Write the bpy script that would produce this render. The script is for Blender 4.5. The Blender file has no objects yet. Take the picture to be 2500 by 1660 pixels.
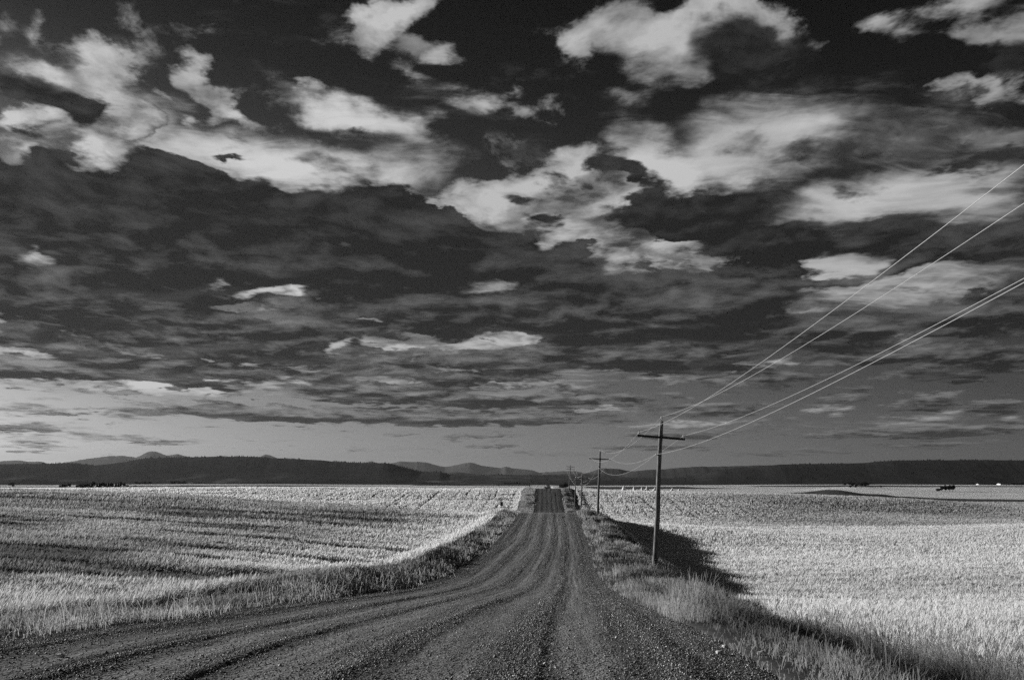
# A gravel road over rolling wheat fields under a heavy sky (black and white)
import bpy, math, random
import numpy as np
random.seed(7); rng = np.random.default_rng(11)
C = bpy.context.scene.collection
F, CX, HY = 1800.0, 1250.0, 1178.0        # focal length, principal column and horizon row of the 2500-pixel photograph
EYE = 2.0                                   # eye height; the ground near the camera is about z = 0
SUN_EL, SUN_AZ = math.radians(12.3), math.radians(-57.0)
ROAD_T = .05                                # the road heads slightly off the viewing axis

# ------------------------------------------------------------------ helpers
def tag(o, label=None, cat=None, group=None, kind=None):
    if label: o['label'] = label
    if cat: o['category'] = cat
    if group: o['group'] = group
    if kind: o['kind'] = kind
    return o
def empty(name, loc, rz=0.0):
    o = bpy.data.objects.new(name, None); C.objects.link(o); o.location = loc; o.rotation_euler = (0, 0, rz)
    o.empty_display_size = .3; return o
def mesh_np(name, V, faces, mat, parent=None, attrs=None, smooth=False):
    """faces: list of int arrays (n,k), all kept as they are"""
    me = bpy.data.meshes.new(name)
    V = np.ascontiguousarray(V, np.float32)
    me.vertices.add(len(V)); me.vertices.foreach_set('co', V.ravel())
    tot = np.concatenate([np.full(len(f), f.shape[1], np.int32) for f in faces])
    idx = np.concatenate([np.asarray(f, np.int32).ravel() for f in faces])
    me.loops.add(len(idx)); me.loops.foreach_set('vertex_index', idx)
    me.polygons.add(len(tot))
    st = np.zeros(len(tot), np.int32); st[1:] = np.cumsum(tot)[:-1]
    me.polygons.foreach_set('loop_start', st); me.polygons.foreach_set('loop_total', tot)
    if smooth: me.polygons.foreach_set('use_smooth', np.ones(len(tot), bool))
    for k, a in (attrs or {}).items():
        at = me.attributes.new(k, 'FLOAT', 'POINT'); at.data.foreach_set('value', np.ascontiguousarray(a, np.float32))
    me.update(calc_edges=True)
    if mat: me.materials.append(mat)
    o = bpy.data.objects.new(name, me); C.objects.link(o)
    if parent: o.parent = parent
    return o
class MB:
    """collects tubes, boxes and other shapes for one mesh"""
    def __init__(s): s.v, s.f = [], []
    def add(s, v, f):
        n = len(s.v); s.v += [tuple(p) for p in v]; s.f += [tuple(i + n for i in q) for q in f]
    def tube(s, pts, rad, seg=10, cap=True, wob=0.0):
        pts = [np.array(p, float) for p in pts]; rings = []
        for i, p in enumerate(pts):
            d = pts[min(i + 1, len(pts) - 1)] - pts[max(i - 1, 0)]; d /= np.linalg.norm(d)
            a = np.array((0, 0, 1.0)) if abs(d[2]) < .9 else np.array((1.0, 0, 0))
            u = np.cross(a, d); u /= np.linalg.norm(u); w = np.cross(d, u)
            r = rad[i] if hasattr(rad, '__len__') else rad
            rings.append([p + (u * math.cos(t) + w * math.sin(t)) * r * (1 + wob * random.uniform(-1, 1)) for t in np.linspace(0, 2 * math.pi, seg, False)])
        v = [q for r in rings for q in r]; f = []
        for i in range(len(pts) - 1):
            for k in range(seg):
                f.append((i * seg + k, i * seg + (k + 1) % seg, (i + 1) * seg + (k + 1) % seg, (i + 1) * seg + k))
        if cap: f.append(tuple(reversed(range(seg)))); f.append(tuple(range((len(pts) - 1) * seg, len(pts) * seg)))
        s.add(v, f); return s
    def box(s, c, h, R=None, bev=.0):
        R = np.eye(3) if R is None else np.array(R); c = np.array(c, float)
        b = bev
        v, f = [], []
        # chamfered box: three vertices per corner
        idx = {}
        for sx in (-1, 1):
            for sy in (-1, 1):
                for sz in (-1, 1):
                    for ax in range(3):
                        p = np.array((sx * h[0], sy * h[1], sz * h[2]), float)
                        for k in range(3):
                            if k != ax: p[k] -= b * (sx, sy, sz)[k]
                        idx[sx, sy, sz, ax] = len(v); v.append(c + R @ p)
        sg = (-1, 1)
        for ax in range(3):
            o1, o2 = [k for k in range(3) if k != ax]
            for s_ in sg:
                q = []
                for a_, b_ in ((-1, -1), (1, -1), (1, 1), (-1, 1)):
                    t = [0, 0, 0]; t[ax] = s_; t[o1] = a_; t[o2] = b_; q.append(idx[t[0], t[1], t[2], ax])
                f.append(tuple(q))
        for ax in range(3):                       # edge chamfers run along ax
            o1, o2 = [k for k in range(3) if k != ax]
            for a_ in sg:
                for b_ in sg:
                    t0 = [0, 0, 0]; t0[o1] = a_; t0[o2] = b_; t1 = list(t0); t0[ax] = -1; t1[ax] = 1
                    f.append((idx[(*t0, o1)], idx[(*t1, o1)], idx[(*t1, o2)], idx[(*t0, o2)]))
        for sx in sg:
            for sy in sg:
                for sz in sg: f.append(tuple(idx[sx, sy, sz, k] for k in range(3)))
        s.add(v, f); return s
    def lathe(s, prof, seg=14, M=None, o=(0, 0, 0)):
        v, f = [], []; n = len(prof)
        for r, z in prof:
            for k in range(seg):
                t = 2 * math.pi * k / seg; p = np.array((r * math.cos(t), r * math.sin(t), z))
                if M is not None: p = M @ p
                v.append(p + np.array(o))
        for i in range(n - 1):
            for k in range(seg): f.append((i * seg + k, i * seg + (k + 1) % seg, (i + 1) * seg + (k + 1) % seg, (i + 1) * seg + k))
        f.append(tuple(reversed(range(seg)))); f.append(tuple(range((n - 1) * seg, n * seg)))
        s.add(v, f); return s
    def build(s, name, mat, parent=None, smooth=False):
        me = bpy.data.meshes.new(name); me.from_pydata([tuple(map(float, p)) for p in s.v], [], s.f); me.update()
        if smooth:
            me.polygons.foreach_set('use_smooth', np.ones(len(me.polygons), bool))
        me.materials.append(mat); o = bpy.data.objects.new(name, me); C.objects.link(o)
        if parent: o.parent = parent
        return o

# ------------------------------------------------------------------ noise in numpy
def _hash(i, j, s):
    h = (i.astype(np.int64) * 374761393 + j.astype(np.int64) * 668265263 + s * 974634777) & 0xffffffff
    h = ((h ^ (h >> 13)) * 1274126177) & 0xffffffff
    return ((h ^ (h >> 16)) & 0xffff) / 65535.0
def vnoise(x, y, s=0):
    x = np.asarray(x, float); y = np.asarray(y, float)
    i = np.floor(x); j = np.floor(y); u = x - i; v = y - j
    u = u * u * (3 - 2 * u); v = v * v * (3 - 2 * v); i = i.astype(np.int64); j = j.astype(np.int64)
    a = _hash(i, j, s) * (1 - u) + _hash(i + 1, j, s) * u
    b = _hash(i, j + 1, s) * (1 - u) + _hash(i + 1, j + 1, s) * u
    return a * (1 - v) + b * v
def fbm(x, y, s=0, o=4, g=.5):
    t, a, n = 0.0, 1.0, 0.0
    for k in range(o):
        t = t + a * vnoise(np.asarray(x) * 2 ** k, np.asarray(y) * 2 ** k, s + 17 * k); n += a; a *= g
    return t / n
def sstep(a, b, x):
    t = np.clip((x - a) / (b - a), 0, 1); return t * t * (3 - 2 * t)
def pchip(xk, yk, x):
    """monotone cubic through (xk, yk); yk may be (n,) or (n,m)"""
    xk = np.asarray(xk, float); yk = np.asarray(yk, float); one = yk.ndim == 1
    if one: yk = yk[:, None]
    h = np.diff(xk)[:, None]; d = np.diff(yk, axis=0) / h
    m = np.zeros_like(yk); m[0] = d[0]; m[-1] = d[-1]
    if len(xk) > 2:
        w1 = 2 * h[1:] + h[:-1]; w2 = h[1:] + 2 * h[:-1]
        with np.errstate(divide='ignore', invalid='ignore'):
            q = (w1 + w2) / (w1 / d[:-1] + w2 / d[1:])
        m[1:-1] = np.where(d[:-1] * d[1:] > 0, q, 0)
    x = np.clip(np.asarray(x, float), xk[0], xk[-1])
    k = np.clip(np.searchsorted(xk, x, 'right') - 1, 0, len(xk) - 2)
    hh = h[k, 0][:, None]; t = ((x - xk[k])[:, None]) / hh
    r = (yk[k] * (1 + 2 * t) * (1 - t) ** 2 + m[k] * hh * t * (1 - t) ** 2 + yk[k + 1] * t * t * (3 - 2 * t) + m[k + 1] * hh * t * t * (t - 1))
    return r[:, 0] if one else r

# ------------------------------------------------------------------ the lie of the land (heights relative to the eye)
ROAD_Z = [(-60,-1.9),(-20,-1.75),(0,-1.75),(7.5,-2.0),(15.5,-2.77),(25,-3.8),(32,-4.42),(38.8,-4.83),(48,-5.05),(57,-5.07),(74,-4.85),(90,-4.5),(100,-4.24),
          (104,-4.27),(112,-4.65),(122,-5.25),(135,-6.0),(150,-6.7),(170,-7.0),(190,-5.9),(210,-4.0),(225,-2.6),(235,-2.0),(243,-1.95),(255,-2.3),(280,-3.6),(330,-6.5),(420,-8.2),(700,-8.6),(40000,-8.6)]
EDGE_L = [(-60,-8.2),(0,-8.1),(7.5,-7.9),(10.4,-7.7),(15,-7.3),(21,-6.9),(30.6,-5.8),(38.7,-5.4),(49,-5.2),(58,-4.75),(74,-4.5),(103,-4.2),(170,-3.9),(240,-4.4),(400,-4.2),(40000,-4.2)]
EDGE_R = [(-60,2.3),(0,2.4),(7.5,2.43),(15.5,2.5),(25,2.55),(38.8,2.7),(57,3.3),(80,3.7),(103,4.0),(240,3.9),(40000,4.0)]
STATIONS = {
 -60: [(-400,-.6),(-60,-1.1),(-9,-1.7),(0,-1.9),(5,-2.2),(8,-2.6),(60,-2.8),(400,-2)],
 0:   [(-400,-.3),(-80,-1.0),(-14,-1.5),(-8.5,-1.75),(3.4,-1.95),(5,-2.9),(6.5,-3.1),(12,-3.0),(80,-3.2),(400,-2)],
 10:  [(-400,-.3),(-80,-1.5),(-17,-2.45),(-11,-2.6),(-8.5,-2.25),(3.4,-2.45),(4.6,-3.2),(6.4,-3.75),(8,-3.5),(12,-3.45),(80,-3.6),(400,-2)],
 20:  [(-400,-.3),(-80,-1.9),(-18,-3.1),(-10.6,-3.55),(-7.6,-3.2),(3.6,-3.55),(5.2,-4.0),(7,-4.3),(9,-4.2),(14,-4.3),(80,-4.2),(400,-2)],
 30:  [(-400,-.2),(-90,-1.6),(-24,-2.7),(-12,-3.5),(-7,-4.1),(3.7,-4.5),(6.2,-4.5),(7.8,-4.85),(11,-5.05),(16,-5.1),(60,-4.7),(400,-2)],
 40:  [(-400,-.2),(-100,-1.5),(-30,-2.7),(-14,-4.0),(-9.5,-4.75),(-7,-4.65),(3.6,-4.95),(6.6,-4.9),(8.2,-5.55),(10,-5.95),(15,-5.95),(25,-5.8),(60,-5.3),(400,-2)],
 60:  [(-400,-.2),(-110,-1.1),(-45,-2.5),(-23,-3.75),(-6.5,-5.0),(4.4,-5.15),(6.6,-5.05),(8.2,-5.8),(10,-6.35),(16,-6.5),(30,-6.4),(70,-5.6),(400,-2)],
 80:  [(-400,-.2),(-115,-.8),(-60,-2.05),(-32,-3.25),(-16,-4.25),(-6.2,-4.85),(4.7,-4.9),(7,-4.85),(8.6,-5.55),(10.5,-6.25),(18,-6.7),(36,-7.0),(75,-6.1),(400,-2)],
 104: [(-400,.2),(-78,-.85),(-55,-1.6),(-43,-2.5),(-26,-3.3),(-17,-3.8),(-6.8,-4.15),(-4.2,-4.25),(5.2,-4.4),(7,-4.5),(9,-5.2),(21,-5.85),(33,-6.6),(46,-7.35),(58,-7.25),(68,-6.4),(105,-5),(400,-2)],
 125: [(-400,.4),(-93,-.75),(-66,-1.5),(-51,-2.5),(-31,-3.7),(-18,-4.6),(-6,-5.3),(5,-5.5),(9,-6.2),(24,-7.0),(39,-8),(52,-8.4),(69,-7.4),(81,-6.7),(400,-3)],
 150: [(-400,-.5),(-112,-1.7),(-78,-3.0),(-58,-4.2),(-33,-6.2),(-3,-6.7),(12,-7.5),(42,-9),(67,-9),(96,-8),(400,-5)],
 170: [(-400,-2),(-128,-4),(-68,-6.3),(-8,-7.0),(4,-7.1),(22,-8),(52,-9),(110,-9),(400,-8)],
 200: [(-400,-2),(-150,-4.2),(-70,-4.6),(-10,-4.9),(4,-5.1),(20,-5.6),(60,-7),(130,-9),(400,-9)],
 241: [(-400,-1.8),(-162,-1.5),(-99,-1.2),(-30,-1.6),(-8,-1.85),(4,-1.95),(12,-2.1),(75,-3.35),(105,-4.4),(155,-7.2),(190,-8.2),(400,-9)],
 275: [(-400,-2.6),(-200,-2.0),(-100,-2.0),(-8,-2.9),(10,-3.0),(75,-4.6),(105,-5.8),(175,-8.4),(400,-9)],
 330: [(-400,-5),(-8,-6.5),(60,-7.2),(120,-8),(230,-9),(400,-9)],
 450: [(-400,-7.5),(0,-8.3),(400,-8.8)],
 800: [(-400,-8.5),(400,-8.6)],
 3000: [(-400,-8.2),(400,-8.2)],
 40000: [(-400,-8.2),(400,-8.2)],
}
_LG = np.unique(np.concatenate([-np.geomspace(12, 400, 60), np.linspace(-12, 14, 105), np.geomspace(14, 400, 60)]))
_YS = np.array(sorted(STATIONS), float)
_T = np.array([pchip(*zip(*STATIONS[k]), _LG) for k in sorted(STATIONS)])
_YG = np.concatenate([np.arange(-60, 360, .5), np.geomspace(360, 39000, 160)])
_TAB = pchip(_YS, _T, _YG)
def _table(l, y):
    l = np.clip(l, -400, 400); y = np.clip(y, -60, 38000)
    i = np.clip(np.searchsorted(_LG, l, 'right') - 1, 0, len(_LG) - 2); j = np.clip(np.searchsorted(_YG, y, 'right') - 1, 0, len(_YG) - 2)
    u = (l - _LG[i]) / (_LG[i + 1] - _LG[i]); v = (y - _YG[j]) / (_YG[j + 1] - _YG[j])
    return (_TAB[j, i] * (1 - u) + _TAB[j, i + 1] * u) * (1 - v) + (_TAB[j + 1, i] * (1 - u) + _TAB[j + 1, i + 1] * u) * v
def prof(tab, y):
    k, v = zip(*tab); y = np.asarray(y, float); return pchip(k, v, np.atleast_1d(y).ravel()).reshape(np.shape(y))
HILLOCKS = [(180, 408, 13, 22, 3.8), (156, 418, 22, 16, 2.6), (199, 398, 9, 12, 1.7), (214, 405, 14, 10, 1.0), (232, 560, 60, 30, 1.2), (420, 640, 80, 40, 1.6), (150, 520, 60, 60, 1.5), (335, 720, 40, 60, 4.2), (560, 900, 160, 120, 2.4), (430, 420, 120, 50, 1.8), (-420, 900, 260, 140, 2.2), (-150, 1300, 300, 200, 2.0), (900, 1800, 500, 300, 4.0), (-900, 2200, 600, 400, 4.0)]
def ground_z(x, y, with_road=True):
    """height of the ground (world z)"""
    x = np.asarray(x, float); y = np.asarray(y, float); l = x - ROAD_T * y
    z = _table(l, y)
    far = sstep(200, 500, y)
    crop_top = .88 * sstep(14, 40, y) * (1 - sstep(262, 300, y)) * sstep(2.2, 6, np.maximum(prof(EDGE_L, y) - l, l - prof(EDGE_R, y)))
    z = z - crop_top            # the table follows the tops of the crop
    dl = np.minimum(np.abs(l - prof(EDGE_L, y)), np.abs(l - prof(EDGE_R, y)))
    off = sstep(1.5, 9, dl)
    z = z + (fbm(x / 26, y / 26, 3, 3) - .5) * .55 * off * (1 - far) + (fbm(x / 7, y / 7, 5, 3) - .5) * .16 * off * (1 - far) + (fbm(x / 420, y / 420, 9, 3) - .5) * 3.0 * far
    z = z + (fbm(x / 1.7, y / 1.7, 15, 3) - .5) * .16 * (1 - sstep(80, 200, y)) * sstep(0, 1.5, dl)
    for cx, cy, sx, sy, hh in HILLOCKS:
        z = z + hh * np.exp(-((x - cx) / sx) ** 2 - ((y - cy) / sy) ** 2)
    if with_road:
        L, R = prof(EDGE_L, y), prof(EDGE_R, y)
        d = np.maximum(np.maximum(L - l, l - R), 0)
        w = sstep(0, 2.4, d); t = (l - (L + R) / 2) / ((R - L) / 2)
        z = z * w + (prof(ROAD_Z, y) + .05 * (1 - np.clip(t * t, 0, 1))) * (1 - w)
    return z + EYE
def at(px, row, Y):
    """world point seen at that pixel of the photograph, Y metres away"""
    return ((px - CX) / F * Y, Y, EYE + (HY - row) / F * Y)

EXPO = .8
# ============================================================ SKY (world)
class NT:
    """small helper that strings shader nodes together"""
    def __init__(self, tree): self.t = tree; self.n = tree.nodes; self.l = tree.links
    def put(self, sock, v):
        if v is None: return
        if isinstance(v, bpy.types.NodeSocket): self.l.new(v, sock)
        else: sock.default_value = v
    def m(self, op, a, b=None, c=None, clamp=False):
        n = self.n.new('ShaderNodeMath'); n.operation = op; n.use_clamp = clamp
        for i, v in enumerate((a, b, c)): self.put(n.inputs[i], v)
        return n.outputs[0]
    def v(self, op, a, b=None, c=None, scale=None):
        n = self.n.new('ShaderNodeVectorMath'); n.operation = op
        for i, q in enumerate((a, b, c)): self.put(n.inputs[i], q)
        if scale is not None: self.put(n.inputs['Scale'], scale)
        return n.outputs['Value'] if op in ('DOT_PRODUCT', 'LENGTH', 'DISTANCE') else n.outputs[0]
    def noise(self, vec, scale, detail=4, rough=.5, lac=2.0, dist=0.0, col=False, dim='3D', typ='FBM'):
        n = self.n.new('ShaderNodeTexNoise'); n.noise_dimensions = dim; n.noise_type = typ
        self.put(n.inputs['Vector'], vec); self.put(n.inputs['Scale'], scale)
        n.inputs['Detail'].default_value = detail; n.inputs['Roughness'].default_value = rough
        n.inputs['Lacunarity'].default_value = lac; n.inputs['Distortion'].default_value = dist
        return n.outputs['Color'] if col else n.outputs[0]
    def worley(self, vec, scale, detail=3, rough=.5):
        n = self.n.new('ShaderNodeTexVoronoi'); n.voronoi_dimensions = '2D'; n.feature = 'F1'; n.normalize = True
        self.put(n.inputs['Vector'], vec); n.inputs['Scale'].default_value = scale; n.inputs['Detail'].default_value = detail
        n.inputs['Roughness'].default_value = rough; n.inputs['Lacunarity'].default_value = 2.2
        return n.outputs['Distance']
    def rng(self, v, a, b, c=0., d=1., typ='SMOOTHSTEP'):
        n = self.n.new('ShaderNodeMapRange'); n.interpolation_type = typ; n.clamp = True
        for i, q in enumerate((v, a, b, c, d)): self.put(n.inputs[i], q)
        return n.outputs[0]
    def mix(self, f, a, b):
        n = self.n.new('ShaderNodeMix'); n.data_type = 'FLOAT'
        self.put(n.inputs[0], f); self.put(n.inputs[2], a); self.put(n.inputs[3], b)
        return n.outputs[0]
    def sep(self, v):
        n = self.n.new('ShaderNodeSeparateXYZ'); self.put(n.inputs[0], v); return n.outputs
    def comb(self, x, y, z=0.):
        n = self.n.new('ShaderNodeCombineXYZ')
        for i, q in enumerate((x, y, z)): self.put(n.inputs[i], q)
        return n.outputs[0]
    def ramp(self, v, pts):
        n = self.n.new('ShaderNodeValToRGB'); self.put(n.inputs[0], v)
        r = n.color_ramp; r.interpolation = 'LINEAR'
        r.elements[0].position, r.elements[1].position = pts[0][0], pts[-1][0]
        for p, c in pts[1:-1]: r.elements.new(p)
        for e, (p, c) in zip(r.elements, pts): e.color = (c, c, c, 1)
        s = self.n.new('ShaderNodeSeparateColor'); self.l.new(n.outputs[0], s.inputs[0])
        return s.outputs[0]


def azel(px, py):
    a = math.atan((px - CX) / F); e = math.atan((HY - py) / F * math.cos(a)); return a, e

# thin bright sheets: centre, half-widths, tilt (clockwise), weight
VEIL = [
 (870,295,190,62,0,1.4),(620,390,320,95,8,.95),(960,435,260,80,-6,.85),(1040,350,110,60,10,.55),
 (700,230,130,40,25,.45),(330,370,190,110,20,.6),(100,290,130,90,0,.6),(250,215,150,70,15,.5),(100,165,130,40,8,.45),
 (60,390,150,60,0,.6),
 (1590,385,170,75,38,1.0),(1740,415,260,80,5,1.05),(1880,288,310,95,-4,.9),(1960,320,130,60,0,.45),
 (2220,340,320,120,0,.42),(2470,355,120,50,10,.4),(2120,495,330,75,-4,1.15),(2420,500,200,90,0,.7),
 (1980,655,300,75,0,.85),(2260,700,330,80,-5,.9),(1400,520,300,80,0,.55),(1300,590,240,60,0,.75),(1640,610,160,90,-20,.6),
 (690,712,230,34,-7,1.0),(910,605,110,50,10,.5),(1250,832,200,60,0,.6),
 (1230,700,160,50,-20,.5),(1000,850,320,50,0,.55),(560,930,500,50,3,.7),(300,935,330,40,5,.8),(1180,925,420,45,0,.75),
 (60,870,220,25,0,.8),(2270,850,220,50,0,.4),(1750,840,160,40,0,.5),(2250,1025,330,40,0,.35),(1800,1035,330,45,0,.3),
 (330,600,500,120,0,.3),(1000,700,600,120,0,.3),(420,820,520,120,0,.45),(1700,700,400,120,0,.35),
]
# deep-red and polarising filter: how much of the clear sky gets through, by elevation (radians)
CLEAR = [(0, .78), (.06, .62), (.12, .52), (.25, .38), (.42, .15), (.50, .07), (.58, .03), (1.0, .02)]
# sunlit puffs
BRIGHT = [
 (1020,25,90,40,-28,0.62),(930,65,110,55,-30,0.75),(1080,125,130,42,4,0.62),(870,55,50,30,10,0.45),(1190,235,110,45,-8,0.52),(1300,268,40,25,20,0.36),
 (1010,190,90,22,10,0.28),(1560,105,110,90,0,0.62),(1660,120,160,110,0,0.95),(1410,130,45,40,30,0.55),(1460,80,70,50,0,0.42),
 (1740,15,120,50,0,0.75),(1890,40,140,50,10,0.45),(1520,245,80,35,10,0.36),(1900,115,50,40,0,0.60),(1980,105,45,30,0,0.40),(2150,58,90,32,10,0.42),(2215,90,50,30,0,0.32),
 (2420,100,160,55,12,0.58),(2360,15,140,40,0,0.50),(2300,232,60,28,10,0.42),(2370,240,70,28,25,0.42),(2480,215,110,60,-10,0.42),(1690,190,70,40,0,0.60),
 (460,155,55,40,20,0.42),(520,160,40,25,-10,0.36),(490,220,80,45,15,0.62),(570,245,50,30,20,0.48),(420,255,60,28,20,0.46),(560,275,70,30,10,0.44),(740,220,40,25,20,0.36),
 (15,60,50,40,0,0.34),(100,80,60,30,20,0.32),(240,105,50,25,20,0.30),
 (110,165,130,35,6,0.70),(280,185,120,55,18,0.55),(90,285,75,60,0,0.80),(15,290,40,40,0,0.80),(335,292,40,40,0,0.85),(250,245,90,60,10,0.70),(300,375,130,80,-20,0.95),(190,395,80,40,10,0.80),(40,360,110,30,0,0.70),(210,425,110,40,0,0.60),(380,440,70,30,10,0.50),
 (540,425,60,25,0,0.70),(690,450,60,18,0,0.50),(950,470,60,22,10,0.60),(1050,510,60,22,0,0.80),(1130,545,50,18,0,0.70),
 (1170,490,110,60,0,0.85),(1390,430,120,65,-25,0.90),(1260,450,80,40,0,0.80),(1500,480,100,50,0,0.70),(1220,530,80,60,0,0.60),(620,745,160,12,0,0.50),(950,775,160,12,0,0.55),(420,870,220,12,3,0.55),(700,905,200,10,0,0.39),(1100,905,200,10,0,0.39),(1500,905,200,14,0,0.39),(950,845,160,14,0,0.60),(1480,520,90,40,-10,0.80),
 (1440,600,120,40,-10,0.75),(1640,610,60,60,-40,0.85),(1510,640,60,35,0,0.80),(1290,570,110,28,5,0.60),(1740,700,50,45,0,0.60),(1660,715,40,24,0,0.80),
 (850,584,50,50,0,0.55),(920,606,80,30,10,0.50),(85,622,70,45,15,0.85),(700,690,110,22,-20,0.70),(640,712,120,16,0,0.80),(300,655,60,26,10,0.50),(310,720,50,14,0,0.45),(400,768,60,20,-10,0.50),(430,820,60,20,0,0.60),(260,798,50,10,0,0.50),
 (1255,828,75,40,0,0.95),(1350,840,110,30,5,0.70),(1130,855,50,18,0,0.60),(1235,700,70,28,0,0.85),(1090,688,60,14,0,0.60),(60,872,130,20,4,0.90),(815,850,50,30,-45,0.75),(240,930,150,22,4,0.58),(500,920,160,14,5,0.58),
 (980,930,110,30,0,0.62),(1240,935,130,30,0,0.66),(1400,945,70,18,0,0.47),(560,990,80,14,0,0.62),(430,988,50,16,0,0.66),(300,1002,60,14,0,0.55),(700,997,90,10,0,0.47),
 (1100,990,100,9,0,0.47),(1460,1000,150,14,4,0.55),(1620,1040,140,14,0,0.39),(1750,1035,200,18,0,0.43),(2050,1000,60,20,0,0.55),(2200,1030,90,22,0,0.62),(2300,1020,80,24,-10,0.66),(2470,1030,40,18,0,0.58),(1990,1000,40,14,0,0.47),
 (1980,760,80,18,-5,0.70),(2250,845,120,30,10,0.60),(2285,905,60,24,0,0.55),(1770,820,60,12,-15,0.80),(1880,820,50,14,0,0.60),(1820,895,90,24,-10,0.58),(1910,885,40,20,-20,0.70),(1650,920,130,22,0,0.58),(2380,810,90,24,0,0.55),(1900,595,60,12,0,0.40),
 (80,1000,120,20,0,0.47),(120,1040,160,14,4,0.43),(60,1068,100,14,0,0.39),(330,1018,110,10,0,0.47),(240,1065,180,14,2,0.39),(100,1092,120,10,0,0.39),(420,1078,150,8,0,0.31),
 (1200,1078,40,10,0,0.35),(980,1096,90,8,0,0.31),(1350,1068,60,8,0,0.31),(870,1096,40,8,0,0.35),
]
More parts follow.
